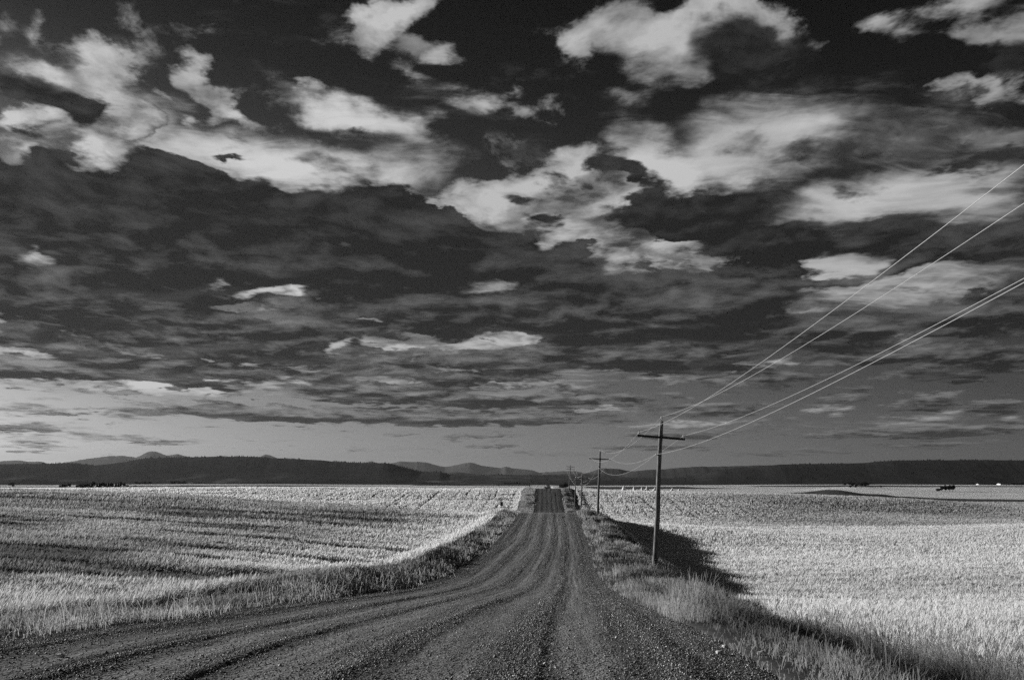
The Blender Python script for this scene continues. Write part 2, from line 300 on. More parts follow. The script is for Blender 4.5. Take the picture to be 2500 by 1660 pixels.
# cumulus seen from its shaded side
DARK = [
 (1790,125,190,110,10,.85),(1900,165,140,70,20,.55),(2450,180,110,40,0,.3),
 (60,218,150,50,12,.62),(190,262,80,62,45,.62),(80,330,90,24,10,.55),(110,380,150,30,0,.5),
 (390,400,70,55,20,.62),(460,408,80,35,20,.6),(770,345,70,22,10,.55),(880,335,90,22,0,.5),(800,410,130,25,8,.5),(560,385,45,9,5,.35),
 (150,570,420,165,0,.95),(480,560,350,160,0,1.1),(760,580,320,125,6,1.2),(980,570,230,95,14,1.15),(1180,610,190,70,16,1.1),
 (60,470,170,85,0,1.0),(330,455,120,50,0,.6),(560,478,150,50,6,.6),(800,515,170,50,8,.6),(980,540,120,40,14,.5),(250,490,150,50,0,.5),(380,680,420,70,0,.75),(820,660,420,60,0,.85),(1050,525,130,38,14,.9),(990,490,60,22,15,.6),
 (80,720,260,60,0,.8),(300,800,420,80,0,.8),(720,830,260,60,0,.85),(120,880,260,55,0,.8),(60,905,200,35,2,.75),(450,885,300,40,0,.6),
 (1050,770,420,75,0,.95),(1450,740,360,130,0,.95),(1650,800,320,110,0,.9),(1300,660,180,70,10,.55),(1630,535,190,62,0,1.0),(1350,880,380,45,0,.8),
 (1490,405,85,30,5,.8),(1578,432,62,40,35,.8),(1330,560,110,36,0,.5),(1400,605,80,36,0,.65),(1270,478,70,18,0,.45),(1560,480,60,30,0,.4),
 (1810,358,58,26,0,0.53),(1960,374,150,34,4,0.53),(1915,397,50,15,0,0.40),(2092,468,75,24,15,0.58),(1830,470,150,45,5,0.50),(1840,508,100,28,0,0.53),(2000,517,38,16,0,0.43),
 (2160,548,100,28,4,0.53),(1930,556,110,36,5,0.55),(2210,505,60,15,5,0.33),(2340,545,70,18,0,0.38),(1720,545,150,60,0,0.90),(2400,400,160,36,5,0.36),
 (1860,592,170,48,0,.95),(2120,592,170,48,5,.85),(2390,592,230,52,0,.9),(2210,640,85,32,-10,.85),(1900,682,190,60,0,.95),(2040,690,120,20,-4,.75),(2290,700,150,30,0,.4),
 (1730,750,230,75,0,.95),(2020,822,190,62,10,1.0),(2120,800,60,22,0,.6),(2400,772,230,65,0,.9),(2350,880,240,60,4,.85),(2080,880,160,22,0,.6),
 (1660,880,230,40,0,.8),(1860,930,170,34,4,.8),(2030,978,85,15,4,.6),(2100,958,45,18,0,.5),(2265,983,95,22,0,.8),(2440,985,110,15,5,.72),(2300,1050,240,22,0,.8),(2430,1007,85,13,0,.6),
 (1720,1002,180,24,0,.72),(2480,1042,40,12,0,.5),(1600,1055,60,14,4,.5),(1900,1030,70,14,0,.5),(1700,1060,200,14,0,.5),
 (1200,975,450,26,0,.9),(1100,1022,560,22,1,.9),(1280,968,240,20,2,.6),(880,958,200,26,0,.85),(640,1006,360,22,3,.9),(270,955,150,11,3,.55),
 (345,1007,70,9,0,.5),(60,1048,120,16,0,.5),(90,1080,90,9,0,.45),(130,1010,130,9,4,.36),(400,1082,130,8,0,.38),(60,1103,70,6,0,.38),
 (980,1060,60,7,0,.45),(1180,1060,110,9,0,.45),(1140,1067,60,7,5,.4),(700,1028,70,6,2,.38),(1200,1088,90,7,0,.36),(1350,1108,140,8,0,.38),(1600,1090,240,14,0,.42),(1900,1105,240,12,0,.4),(2250,1085,240,14,0,.45),(880,1101,50,5,0,.36),(2100,1060,200,16,0,.42),
 (500,925,450,35,2,.5),(900,900,400,50,0,.5),(1150,930,350,40,0,.45),(350,760,500,90,0,.3),(1000,690,400,60,0,.4),
 # gaps
 (300,560,70,18,10,-.4),(520,600,80,18,5,-.42),(1010,640,80,20,10,-.45),(1130,640,60,24,0,-.4),(200,640,90,20,0,-.35),(2040,645,160,34,4,-.65),(1930,480,120,36,0,-.45),(1420,560,120,36,-10,-.4),(1560,600,80,40,-20,-.4),(2230,735,160,30,0,-.4),(1980,740,70,22,0,-.45),(2180,520,150,24,0,-.3),
 (742,688,75,30,-25,-.75),(640,714,140,17,0,-.7),(850,580,60,55,0,-.55),(905,605,90,40,12,-.45),(85,622,70,40,15,-.8),(1250,828,110,36,4,-.7),(1230,698,100,28,-10,-.45),
 (310,640,40,40,0,-.3),(300,690,60,24,0,-.3),(60,868,150,18,0,-.75),(820,850,40,30,-40,-.65),(1000,835,200,16,0,-.6),(620,745,200,12,0,-.4),(900,775,160,10,0,-.45),(420,870,220,12,3,-.45),(1500,905,200,14,0,-.45),(700,900,200,10,0,-.4),(1000,715,150,10,0,-.35),(1100,905,200,10,0,-.4),(500,790,120,10,0,-.35),(1640,610,70,50,-30,-.6),(1590,820,50,18,-10,-.45),(1500,640,70,40,0,-.5),
 (1680,705,40,35,0,-.5),(250,940,200,18,4,-.4),(960,930,110,20,0,-.5),(1240,935,130,18,0,-.4),(1780,820,60,12,-15,-.5),(430,815,60,12,0,-.35),
]


REACH = 1.25            # outer radius of a patch, in half-widths
AZ_EDGES = [-.68, -.22, .22, .68]
EL_EDGES = [-.03, .075, .14, .21, .29, .38, .64]

def spread(b):
    x, y, rx, ry, rot, w = b
    a, e = azel(x, y); k = math.cos(a)
    return a, e, rx * REACH / F * k * k, ry * REACH / F * math.cos(e) ** 2 * k, -math.radians(rot), w

def blob_group(name, blobs, base=0.0):
    g = bpy.data.node_groups.new(name, 'ShaderNodeTree')
    g.interface.new_socket('P', in_out='INPUT', socket_type='NodeSocketVector')
    g.interface.new_socket('Value', in_out='OUTPUT', socket_type='NodeSocketFloat')
    T = NT(g); gi = g.nodes.new('NodeGroupInput'); go = g.nodes.new('NodeGroupOutput')
    # the running sum travels in z, so that each patch waits for the one before it
    S = T.v('MULTIPLY_ADD', gi.outputs[0], (1, 1, 0), (0, 0, base + 1e-6 * len(bpy.data.node_groups)))    # a different start in every region keeps Cycles from merging them
    for b in blobs:
        a, e, sx, sy, r, w = spread(b)
        if abs(r) < math.radians(8):
            L = T.v('MULTIPLY_ADD', S, (1 / sx, 1 / sy, 0), (-a / sx, -e / sy, 0))
            d2 = T.v('DOT_PRODUCT', L, L)
        else:
            c, s_ = math.cos(r), math.sin(r)
            Q = T.v('SUBTRACT', S, (a, e, 0))
            u = T.v('DOT_PRODUCT', Q, (c / sx, s_ / sx, 0)); v = T.v('DOT_PRODUCT', Q, (-s_ / sy, c / sy, 0))
            d2 = T.m('MULTIPLY_ADD', u, u, T.m('MULTIPLY', v, v))
        f = T.m('MAXIMUM', T.m('SUBTRACT', 1.0, d2), 0.0)
        S = T.v('MULTIPLY_ADD', T.m('MULTIPLY', f, f), (0, 0, w), S)
    g.links.new(T.sep(S)[2], go.inputs[0])
    return g

def build_sky(sun_el, sun_az):
    w = bpy.data.worlds.new('World'); bpy.context.scene.world = w; w.use_nodes = True
    t = w.node_tree; t.nodes.clear(); T = NT(t)
    geo = t.nodes.new('ShaderNodeTexCoord')
    d = T.v('NORMALIZE', geo.outputs['Generated'])
    x, y, z = T.sep(d)
    hor = T.m('SQRT', T.m('ADD', T.m('MULTIPLY', x, x), T.m('MULTIPLY', y, y)))
    az = T.m('ARCTAN2', x, y); el = T.m('ARCTAN2', z, hor)
    zc = T.m('MAXIMUM', z, 0.0)
    zz = T.m('ADD', zc, .075)
    q = T.comb(T.m('DIVIDE', x, zz), T.m('DIVIDE', y, zz), 0.0)          # where the ray meets the cloud deck
    # --- clear sky: physical sky seen through a red filter, as in the photograph
    sk = t.nodes.new('ShaderNodeTexSky'); sk.sky_type = 'NISHITA'; sk.sun_disc = False
    sk.sun_elevation = sun_el; sk.sun_rotation = sun_az; sk.altitude = 800
    sk.air_density = 1.0; sk.dust_density = 1.0; sk.ozone_density = 1.0
    sc = t.nodes.new('ShaderNodeSeparateColor'); t.links.new(sk.outputs[0], sc.inputs[0])
    clear = T.m('MULTIPLY', sc.outputs[0], .1)
    clear = T.m('DIVIDE', clear, T.m('MULTIPLY_ADD', clear, .45, 1.0))
    clear = T.m('MULTIPLY', clear, T.rng(az, -.65, .65, 1.38, .38, 'LINEAR'))
    clear = T.m('MULTIPLY', clear, T.ramp(T.m('MAXIMUM', el, 0.0), CLEAR))
    # --- warped coordinates
    w1 = T.v('SUBTRACT', T.noise(q, 1.7, 3, .5, col=True), (.5, .5, .5))
    qw = T.v('MULTIPLY_ADD', w1, (.30, .30, 0), q)
    P = T.comb(az, el, 0.0)
    w2 = T.v('SUBTRACT', T.noise(q, 4.5, 5, .58, col=True), (.5, .5, .5))
    amp = T.m('MULTIPLY', T.rng(el, 0.0, .45, .004, .075, 'LINEAR'), 1.0)
    Pw = T.v('ADD', P, T.v('MULTIPLY', w2, T.comb(T.m('MULTIPLY', amp, 2.0), amp, 0.0)))
    def grp(g, *vec):
        n = t.nodes.new('ShaderNodeGroup'); n.node_tree = g
        for i, v in enumerate(vec): T.put(n.inputs[i], v)
        return n.outputs[0]
    side = T.rng(az, -.65, .65, 1.08, .78, 'LINEAR')
    low = T.rng(el, .0, .33, 1.0, .0, 'LINEAR')
    edge = T.m('MULTIPLY_ADD', T.m('MAXIMUM', T.m('SUBTRACT', el, .30), 0.0), .8, .36)
    fray = T.rng(T.noise(T.v('ADD', q, (9.1, 4.2, 0)), 1.5, 3, .6), .42, .66, 0.0, .55)
    edge = T.m('ADD', edge, fray)
    # --- noises shared by every region
    nv = T.noise(T.v('MULTIPLY', qw, (1.0, 1.6, 1)), 2.6, 7, .55, dist=.4)
    nf = T.noise(qw, 7.0, 7, .58)
    nw = T.noise(T.v('MULTIPLY', qw, (.7, 2.6, 1)), 5.0, 8, .62, dist=.8)
    veil_n = T.m('MULTIPLY_ADD', T.m('SUBTRACT', nv, .5), T.rng(az, -.2, .2, 1.5, .8, 'LINEAR'), T.m('MULTIPLY', T.m('SUBTRACT', nf, .5), .6))
    veil_n = T.m('MULTIPLY_ADD', T.m('SUBTRACT', nw, .5), .7, veil_n)
    sh = T.rng(el, 0.0, .5, .0022, .024, 'LINEAR')
    Pu = T.v('ADD', Pw, T.comb(T.m('MULTIPLY', sh, -.8), sh, 0.0))
    Pu2 = T.v('ADD', Pw, T.v('SCALE', T.v('SUBTRACT', Pu, Pw), scale=1.3))
    qu = T.v('ADD', qw, T.v('SCALE', T.comb(-.40, -.75, 0), scale=T.m('DIVIDE', .034, zz)))
    amp_c = T.rng(el, .12, .40, 2.1, 1.35, 'LINEAR')
    calm = T.rng(el, .01, .13, .42, 1.0, 'LINEAR')
    def puffs(vec):
        """billowing field: fractal noise swollen by rounded cells"""
        n = T.noise(vec, 4.0, 9, .58, lac=2.1); k = T.worley(vec, 6.5, 3, .55)
        return T.m('MULTIPLY', calm, T.m('MULTIPLY_ADD', T.m('SUBTRACT', n, .5), amp_c, T.m('MULTIPLY', T.m('SUBTRACT', .40, k), .95)))
    cum_n = puffs(qw)
    rel_n = T.m('SUBTRACT', cum_n, puffs(qu))
    nb = T.noise(T.v('ADD', qw, (3.7, 1.9, .6)), 4.8, 9, .64, lac=2.1)
    bri_n = T.m('MULTIPLY_ADD', T.m('SUBTRACT', nb, .5), T.rng(el, .05, .3, 1.2, 1.8, 'LINEAR'), T.m('MULTIPLY', cum_n, .45))
    soft = T.m('MULTIPLY', T.m('SUBTRACT', T.noise(T.v('MULTIPLY', qw, (.55, 1.0, 1.0)), 3.0, 7, .58), .47), T.rng(el, .13, .31, 3.2, .55, 'LINEAR'))
    # --- the layers, back to front, as one group used by every region of the sky
    lay = bpy.data.node_groups.new('cloud_layers', 'ShaderNodeTree')
    names = ['cv', 'cb', 'cbu', 'cd', 'cdu', 'veil_n', 'bri_n', 'cum_n', 'rel_n', 'soft', 'clear', 'side', 'low', 'edge', 'fray']
    for k in names: lay.interface.new_socket(k, in_out='INPUT', socket_type='NodeSocketFloat')
    lay.interface.new_socket('Color', in_out='OUTPUT', socket_type='NodeSocketFloat')
    G = NT(lay); gi = lay.nodes.new('NodeGroupInput'); go = lay.nodes.new('NodeGroupOutput')
    I = {k: gi.outputs[i] for i, k in enumerate(names)}
    dv = G.m('ADD', I['cv'], I['veil_n'])
    lv = G.m('MULTIPLY', G.rng(dv, .15, 1.15, .10, .64, 'LINEAR'), I['side'])
    col = G.mix(G.rng(dv, .10, .95), I['clear'], lv)
    db = G.m('ADD', I['cb'], I['bri_n'])
    lb = G.m('MULTIPLY_ADD', G.m('MINIMUM', G.m('MAXIMUM', I['rel_n'], -.35), .35), .55, G.m('MULTIPLY_ADD', G.m('MAXIMUM', G.m('SUBTRACT', I['cb'], I['cbu']), -.16), G.m('MULTIPLY_ADD', I['low'], -.22, .38), G.rng(db, .15, 1.0, .18, .29, 'LINEAR')))
    lb = G.m('MULTIPLY', G.m('MINIMUM', G.m('MAXIMUM', lb, .075), .56), I['side'])
    col = G.mix(G.rng(db, .14, G.m('ADD', I['fray'], .50)), col, lb)
    dd = G.m('ADD', I['cd'], I['cum_n'])
    rel = G.m('MULTIPLY_ADD', G.m('SUBTRACT', I['cd'], I['cdu']), I['low'], G.m('MULTIPLY', I['rel_n'], G.m('MULTIPLY_ADD', G.m('POWER', I['low'], 1.4), 1.10, .20)))
    base = G.rng(dd, .22, .48, .050, .017, 'SMOOTHSTEP')
    base = G.m('ADD', base, G.m('MULTIPLY', G.m('MAXIMUM', I['soft'], -.09), .13))
    base = G.m('MULTIPLY_ADD', I['low'], G.rng(dd, .3, .9, .045, .008, 'LINEAR'), base)
    ld = G.m('MULTIPLY_ADD', G.m('MINIMUM', G.m('MAXIMUM', rel, -.06), .6), .34, base)
    ld = G.m('MULTIPLY', G.m('MAXIMUM', G.m('MINIMUM', ld, .45), .010), I['side'])
    col = G.mix(G.rng(dd, .17, I['edge']), col, ld)
    lay.links.new(col, go.inputs[0])
    def region(i, j):
        if i is None: lists = ([], [], [])
        else:
            mg = .012
            a0, a1, e0, e1 = AZ_EDGES[i] - mg, AZ_EDGES[i + 1] + mg, EL_EDGES[j] - mg, EL_EDGES[j + 1] + mg + .008
            lists = []
            for L in (VEIL, BRIGHT, DARK):
                keep = []
                for b in L:
                    a, e, sx, sy, r, w = spread(b)
                    hx = math.hypot(sx * math.cos(r), sy * math.sin(r)); hy = math.hypot(sx * math.sin(r), sy * math.cos(r))
                    if abs(r) < math.radians(8): hx, hy = sx, sy
                    if a + hx > a0 and a - hx < a1 and e + hy > e0 and e - hy < e1: keep.append(b)
                lists.append(keep)
        out = (i is None)
        gd = blob_group('shaded_cover', lists[2], .22 if out else 0)
        cv = grp(blob_group('sheet_cover', lists[0], .0), Pw)
        gb = blob_group('sunlit_cover', lists[1], .0); cb = grp(gb, Pw)
        c = grp(lay, cv, cb, grp(gb, Pu2), grp(gd, Pw), grp(gd, Pu), veil_n, bri_n, cum_n, rel_n, soft, clear, side, low, edge, fray)
        c10 = T.m('MULTIPLY', T.mix(T.rng(z, -.02, 0.0), .05, c), 10.0)
        bg = t.nodes.new('ShaderNodeBackground'); bg.inputs['Strength'].default_value = .1 / 2 ** EXPO
        cc = t.nodes.new('ShaderNodeCombineColor')
        for k in range(3): t.links.new(c10, cc.inputs[k])
        t.links.new(cc.outputs[0], bg.inputs['Color'])
        return bg.outputs[0]
    pa, pe, _ = T.sep(Pw)
    def choose(test, lo, hi):
        n = t.nodes.new('ShaderNodeMixShader')
        t.links.new(test, n.inputs[0]); t.links.new(lo, n.inputs[1]); t.links.new(hi, n.inputs[2]); return n.outputs[0]
    def row(i0, i1, j):
        if i1 - i0 == 1: return region(i0, j)
        k = (i0 + i1) // 2
        return choose(T.m('GREATER_THAN', pa, AZ_EDGES[k]), row(i0, k, j), row(k, i1, j))
    def stack(j0, j1):
        if j1 - j0 == 1: return row(0, len(AZ_EDGES) - 1, j0)
        k = (j0 + j1) // 2
        return choose(T.m('GREATER_THAN', pe, EL_EDGES[k]), stack(j0, k), stack(k, j1))
    inside = T.m('MULTIPLY', T.m('COMPARE', pa, 0.0, AZ_EDGES[-1]), T.m('LESS_THAN', pe, EL_EDGES[-1]))
    res = choose(inside, region(None, None), stack(0, len(EL_EDGES) - 1))
    out = t.nodes.new('ShaderNodeOutputWorld'); t.links.new(res, out.inputs['Surface'])
    w.cycles.sampling_method = 'MANUAL'; w.cycles.sample_map_resolution = 512

# ------------------------------------------------------------------ materials (all neutral: the photograph is black and white)
def material(name):
    m = bpy.data.materials.new(name); m.use_nodes = True; t = m.node_tree; t.nodes.clear()
    T = NT(t); T.out = t.nodes.new('ShaderNodeOutputMaterial'); return m, T
def grey(T, v):
    c = T.n.new('ShaderNodeCombineColor')
    for i in range(3): T.put(c.inputs[i], v)
    return c.outputs[0]
def attr(T, name):
    n = T.n.new('ShaderNodeAttribute'); n.attribute_name = name; return n.outputs['Fac']
def position(T): return T.n.new('ShaderNodeNewGeometry').outputs['Position']
def objco(T): return T.n.new('ShaderNodeTexCoord').outputs['Object']
def bump(T, h, strength=.5, dist=.02):
    n = T.n.new('ShaderNodeBump'); T.put(n.inputs['Strength'], strength); n.inputs['Distance'].default_value = dist
    T.l.new(h, n.inputs['Height']); return n.outputs[0]
def diffuse(T, val, normal=None, rough=0.0):
    n = T.n.new('ShaderNodeBsdfDiffuse'); T.l.new(grey(T, val), n.inputs['Color']); n.inputs['Roughness'].default_value = rough
    if normal is not None: T.l.new(normal, n.inputs['Normal'])
    return n.outputs[0]
def principled(T, val, rough=.8, normal=None, spec=.3, metal=0.0):
    n = T.n.new('ShaderNodeBsdfPrincipled'); T.l.new(grey(T, val), n.inputs['Base Color']); T.put(n.inputs['Roughness'], rough)
    n.inputs['Specular IOR Level'].default_value = spec; n.inputs['Metallic'].default_value = metal
    if normal is not None: T.l.new(normal, n.inputs['Normal'])
    return n.outputs[0]
def finish(T, sh): T.l.new(sh, T.out.inputs['Surface'])
def leafy(name, lo, hi, trans=.45, att='tone'):
    m, T = material(name)
    v = T.rng(attr(T, att), 0, 1, lo, hi, 'LINEAR')
    d = diffuse(T, v); tr = T.n.new('ShaderNodeBsdfTranslucent'); T.l.new(grey(T, v), tr.inputs['Color'])
    mx = T.n.new('ShaderNodeMixShader'); mx.inputs[0].default_value = trans
    T.l.new(d, mx.inputs[1]); T.l.new(tr.outputs[0], mx.inputs[2]); finish(T, mx.outputs[0]); return m
M_WHEAT = leafy('ripe_wheat', .09, .80, .5)
M_GRASS = leafy('roadside_grass', .03, .46)
M_LEAF = leafy('tree_leaves', .02, .07, .2)

def mat_ground():
    m, T = material('farm_soil_and_far_crops'); P = position(T)
    x, y, z = T.sep(P)
    crop = attr(T, 'crop')                                        # 1 where a crop stands too far off to be built stalk by stalk
    fine = T.noise(P, 3.0, 6, .65)
    soil = T.m('MULTIPLY_ADD', T.m('SUBTRACT', fine, .5), .10, T.mix(attr(T, 'field'), .075, .24))
    soil = T.m('MULTIPLY_ADD', T.m('SUBTRACT', T.noise(P, 26.0, 5, .75), .5), .14, soil)
    ps = T.v('MULTIPLY', P, (.0011, .0038, 0)); strips = T.noise(ps, 1.0, 2, .5)
    pale = T.m('MULTIPLY_ADD', T.m('SUBTRACT', T.noise(T.v('MULTIPLY', P, (.012, .05, 0)), 1.0, 6, .68), .5), .55, .58)
    fallow = T.rng(strips, .545, .56)
    pw = T.v('ADD', P, T.v('SCALE', T.v('SUBTRACT', T.noise(P, .01, 2, col=True), (.5, .5, .5)), scale=60))
    X, Y, _ = T.sep(pw)
    for (x0, x1, y0, y1) in FALLOW:
        inx = T.m('MULTIPLY', T.m('GREATER_THAN', X, x0), T.m('LESS_THAN', X, x1))
        iny = T.m('MULTIPLY', T.m('GREATER_THAN', Y, y0), T.m('LESS_THAN', Y, y1))
        fallow = T.m('MAXIMUM', fallow, T.m('MULTIPLY', inx, iny))
    for (x0, x1, y0, y1) in STUBBLE:
        inx = T.m('MULTIPLY', T.m('GREATER_THAN', X, x0), T.m('LESS_THAN', X, x1))
        iny = T.m('MULTIPLY', T.m('GREATER_THAN', Y, y0), T.m('LESS_THAN', Y, y1))
        fallow = T.m('MULTIPLY', fallow, T.m('SUBTRACT', 1.0, T.m('MULTIPLY', inx, iny)))
    far = T.mix(fallow, pale, .07)
    val = T.mix(crop, soil, far)
    # standing stalks: their sides, not the level ground, meet the light
    nz = T.v('SUBTRACT', T.noise(T.v('MULTIPLY', P, (6, 6, 6)), 1.0, 2, .5, col=True), (.5, .5, .5))
    geo = T.n.new('ShaderNodeNewGeometry')
    amt = T.m('MULTIPLY', crop, T.m('SUBTRACT', 1.0, T.m('MULTIPLY', fallow, .7)))
    nrm = T.v('NORMALIZE', T.v('ADD', T.v('MULTIPLY', nz, T.comb(T.m('MULTIPLY', amt, 9.0), T.m('MULTIPLY', amt, 9.0), 0.0)), geo.outputs['Normal']))
    bn = T.n.new('ShaderNodeBump'); bn.inputs['Strength'].default_value = .6; bn.inputs['Distance'].default_value = .03
    T.l.new(fine, bn.inputs['Height']); T.l.new(nrm, bn.inputs['Normal'])
    finish(T, diffuse(T, val, bn.outputs[0])); return m

def mat_road():
    m, T = material('gravel'); P = position(T)
    t, s = attr(T, 'across'), attr(T, 'along')
    streak = T.noise(T.comb(T.m('MULTIPLY', t, 15.0), T.m('MULTIPLY', s, .045), 0.0), 1.0, 6, .66)
    wide = T.noise(T.comb(T.m('MULTIPLY', t, 2.6), T.m('MULTIPLY', s, .012), 4.0), 1.0, 3, .5)
    grit = T.n.new('ShaderNodeTexVoronoi'); grit.feature = 'F1'; grit.inputs['Scale'].default_value = 38; T.l.new(P, grit.inputs['Vector'])
    grit2 = T.n.new('ShaderNodeTexVoronoi'); grit2.inputs['Scale'].default_value = 14; T.l.new(P, grit2.inputs['Vector'])
    sc = T.n.new('ShaderNodeSeparateColor'); T.l.new(grit.outputs['Color'], sc.inputs[0])
    worn = attr(T, 'worn')
    v = T.m('MULTIPLY_ADD', T.m('SUBTRACT', streak, .5), .32, .115)
    v = T.m('MULTIPLY_ADD', T.m('SUBTRACT', wide, .5), .10, v)
    v = T.m('MULTIPLY_ADD', worn, .085, v)
    v = T.m('MULTIPLY_ADD', T.m('SUBTRACT', sc.outputs[0], .5), .09, v)
    v = T.m('MULTIPLY_ADD', T.m('SUBTRACT', T.noise(P, 4.0, 8, .8), .5), .22, v)
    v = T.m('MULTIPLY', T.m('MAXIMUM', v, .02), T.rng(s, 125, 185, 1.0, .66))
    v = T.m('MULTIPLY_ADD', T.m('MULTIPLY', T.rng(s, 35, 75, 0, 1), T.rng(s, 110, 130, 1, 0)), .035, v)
    h = T.m('ADD', T.m('MULTIPLY', grit.outputs['Distance'], -.8), T.m('MULTIPLY', grit2.outputs['Distance'], -1.0))
    h = T.m('MULTIPLY_ADD', T.noise(P, 22.0, 5, .65), 1.0, h)
    h = T.m('MULTIPLY_ADD', streak, 1.2, h)
    strength = T.m('MULTIPLY_ADD', worn, -.35, .9)
    finish(T, diffuse(T, v, bump(T, h, strength, .035))); return m

def mat_simple(name, a, b, scale, rough=.85, strength=.4, dist=.01, stretch=(1, 1, 1), spec=.3):
    m, T = material(name); p = T.v('MULTIPLY', objco(T), stretch)
    n = T.noise(p, scale, 7, .62)
    finish(T, principled(T, T.rng(n, .3, .7, a, b, 'LINEAR'), rough, bump(T, n, strength, dist), spec)); return m
M_POLE = mat_simple('weathered_pole_wood', .015, .26, 5.0, .9, .5, .012, (6, 6, .5))
M_ARM = mat_simple('crossarm_timber', .025, .06, 6.0, .9, .5, .01, (1, 8, 8))
M_GLASS = mat_simple('glazed_insulator', .35, .55, 6.0, .25, .05, .002, spec=.6)
M_STEEL = mat_simple('galvanised_steel', .18, .30, 20.0, .5, .1, .002)
M_WIRE = mat_simple('aluminium_cable', .30, .42, 30.0, .6, .05, .002)
M_SIGN = mat_simple('bare_sign_back', .03, .05, 12.0, .6, .1, .002)
M_POST = mat_simple('post_wood', .05, .12, 9.0, .9, .5, .01, (4, 4, .6))
M_TRUNK = mat_simple('tree_bark', .03, .07, 6.0, .95, .6, .03)
M_HEAP = mat_simple('pale_heaped_grain', .72, .86, 1.2, .95, .6, .2)
M_SHED = mat_simple('shed_sheet_metal', .55, .7, 1.0, .6, .1, .01)
M_ROOF = mat_simple('shed_roof', .30, .4, 1.0, .6, .1, .01)
M_STONE = None
def mat_stone():
    m, T = material('gravel_stone'); v = T.rng(attr(T, 'tone'), 0, 1, .04, .60, 'LINEAR')
    finish(T, principled(T, v, .75, None, .3)); return m
def mat_hill(name, base, amp, scale, patch=0.0):
    m, T = material(name); P = position(T)
    n = T.noise(T.v('MULTIPLY', P, (1, .5, 2.5)), scale, 6, .62)
    v = T.m('MULTIPLY_ADD', T.m('SUBTRACT', n, .5), amp, base)
    if patch:
        k = T.m('MULTIPLY', T.rng(T.noise(T.v('MULTIPLY', P, (1, .6, 4)), scale * .35, 4, .6), .52, .68), T.rng(T.sep(P)[2], 10, 60, patch, 0.0, 'LINEAR'))
        v = T.m('ADD', v, k)
    finish(T, diffuse(T, T.m('MAXIMUM', v, .01), bump(T, n, .35, 8.0))); return m

# far fields without a crop (ploughed dark) and with one, in metres: x0, x1, y0, y1
FALLOW = [(120, 330, 980, 1500), (130, 700, 1900, 2500), (-900, -420, 1500, 1800), (-1000, 300, 3000, 3400), (-300, 60, 2100, 2500)]
STUBBLE = [(-700, 120, 420, 1350), (120, 900, 420, 960), (60, 500, 1510, 1880), (-300, 60, 1500, 2000)]

# ------------------------------------------------------------------ ground
def build_ground():
    ys = np.concatenate([np.arange(-60, 0, 2.0), np.arange(0, 60, .45), np.geomspace(60, 13000, 430)])
    u = np.linspace(-1, 1, 541); u = np.sign(u) * (np.abs(u) * .25 + np.abs(u) ** 3 * .75)
    Y = np.repeat(ys[:, None], len(u), 1); W = 70 + 1.05 * np.abs(Y)
    X = ROAD_T * Y + u[None, :] * W
    Z = ground_z(X, Y)
    l = X - ROAD_T * Y; L, R = prof(EDGE_L, ys)[:, None], prof(EDGE_R, ys)[:, None]
    inside = sstep(-.1, .5, np.minimum(l - L, R - l))
    Z = Z - .16 * inside - .0002 * np.maximum(Y - 3000, 0)
    nr, nc = Y.shape; i = np.arange(nr - 1)[:, None] * nc + np.arange(nc - 1)[None, :]
    q = np.stack([i, i + 1, i + nc + 1, i + nc], -1).reshape(-1, 4)
    crop = sstep(285, 330, Y) * (1 - inside)
    o = mesh_np('ground', np.stack([X, Y, Z], -1).reshape(-1, 3), [q], mat_ground(), attrs={'crop': crop.ravel(), 'field': sstep(1.8, 3.2, -np.minimum(l - L, R - l)).ravel() * np.ones(crop.size)}, smooth=True)
    tag(o, kind='structure')
build_ground()

# ------------------------------------------------------------------ road: ruts, windrows of loose stone between them
RUTS = [(.20, .035), (.36, .05), (.52, .05), (.66, .04), (.80, .035)]        # position across, half-width
RIDGES = [(.10, .03), (.28, .022), (.44, .02), (.595, .02), (.735, .025), (.90, .03)]
def road_relief(t, s):
    wob = (fbm(s / 31, s * 0 + t * 2, 31, 2) - .5) * .12
    tt = t + wob * (1 - np.abs(2 * t - 1)) + (fbm(s / 6, t * 9, 37, 2) - .5) * .012
    worn = sum(np.exp(-((tt - c) / w) ** 2) for c, w in RUTS)
    rid = sum(np.exp(-((tt - c) / w) ** 2) for c, w in RIDGES)
    rid = rid * (.35 + 1.1 * fbm(s / 5, tt * 14, 41, 3))
    z = -.010 * np.clip(worn, 0, 1) + .034 * rid * rid * (1 - .75 * sstep(14, 45, s)) + (fbm(tt * 60, s / 5.0, 43, 4) - .5) * .035 + (fbm(tt * 20, s / 1.2, 47, 4) - .5) * .04
    return z, np.clip(worn, 0, 1), np.clip(rid, 0, 1)
def road_z(l, y):
    L, R = prof(EDGE_L, y), prof(EDGE_R, y); t = (l - L) / (R - L)
    z, _, _ = road_relief(t, y)
    return prof(ROAD_Z, y) + EYE + .05 * (1 - np.clip((2 * t - 1) ** 2, 0, 1)) + z - .10 * sstep(.0, .5, np.maximum(L - l, l - R) + .2)
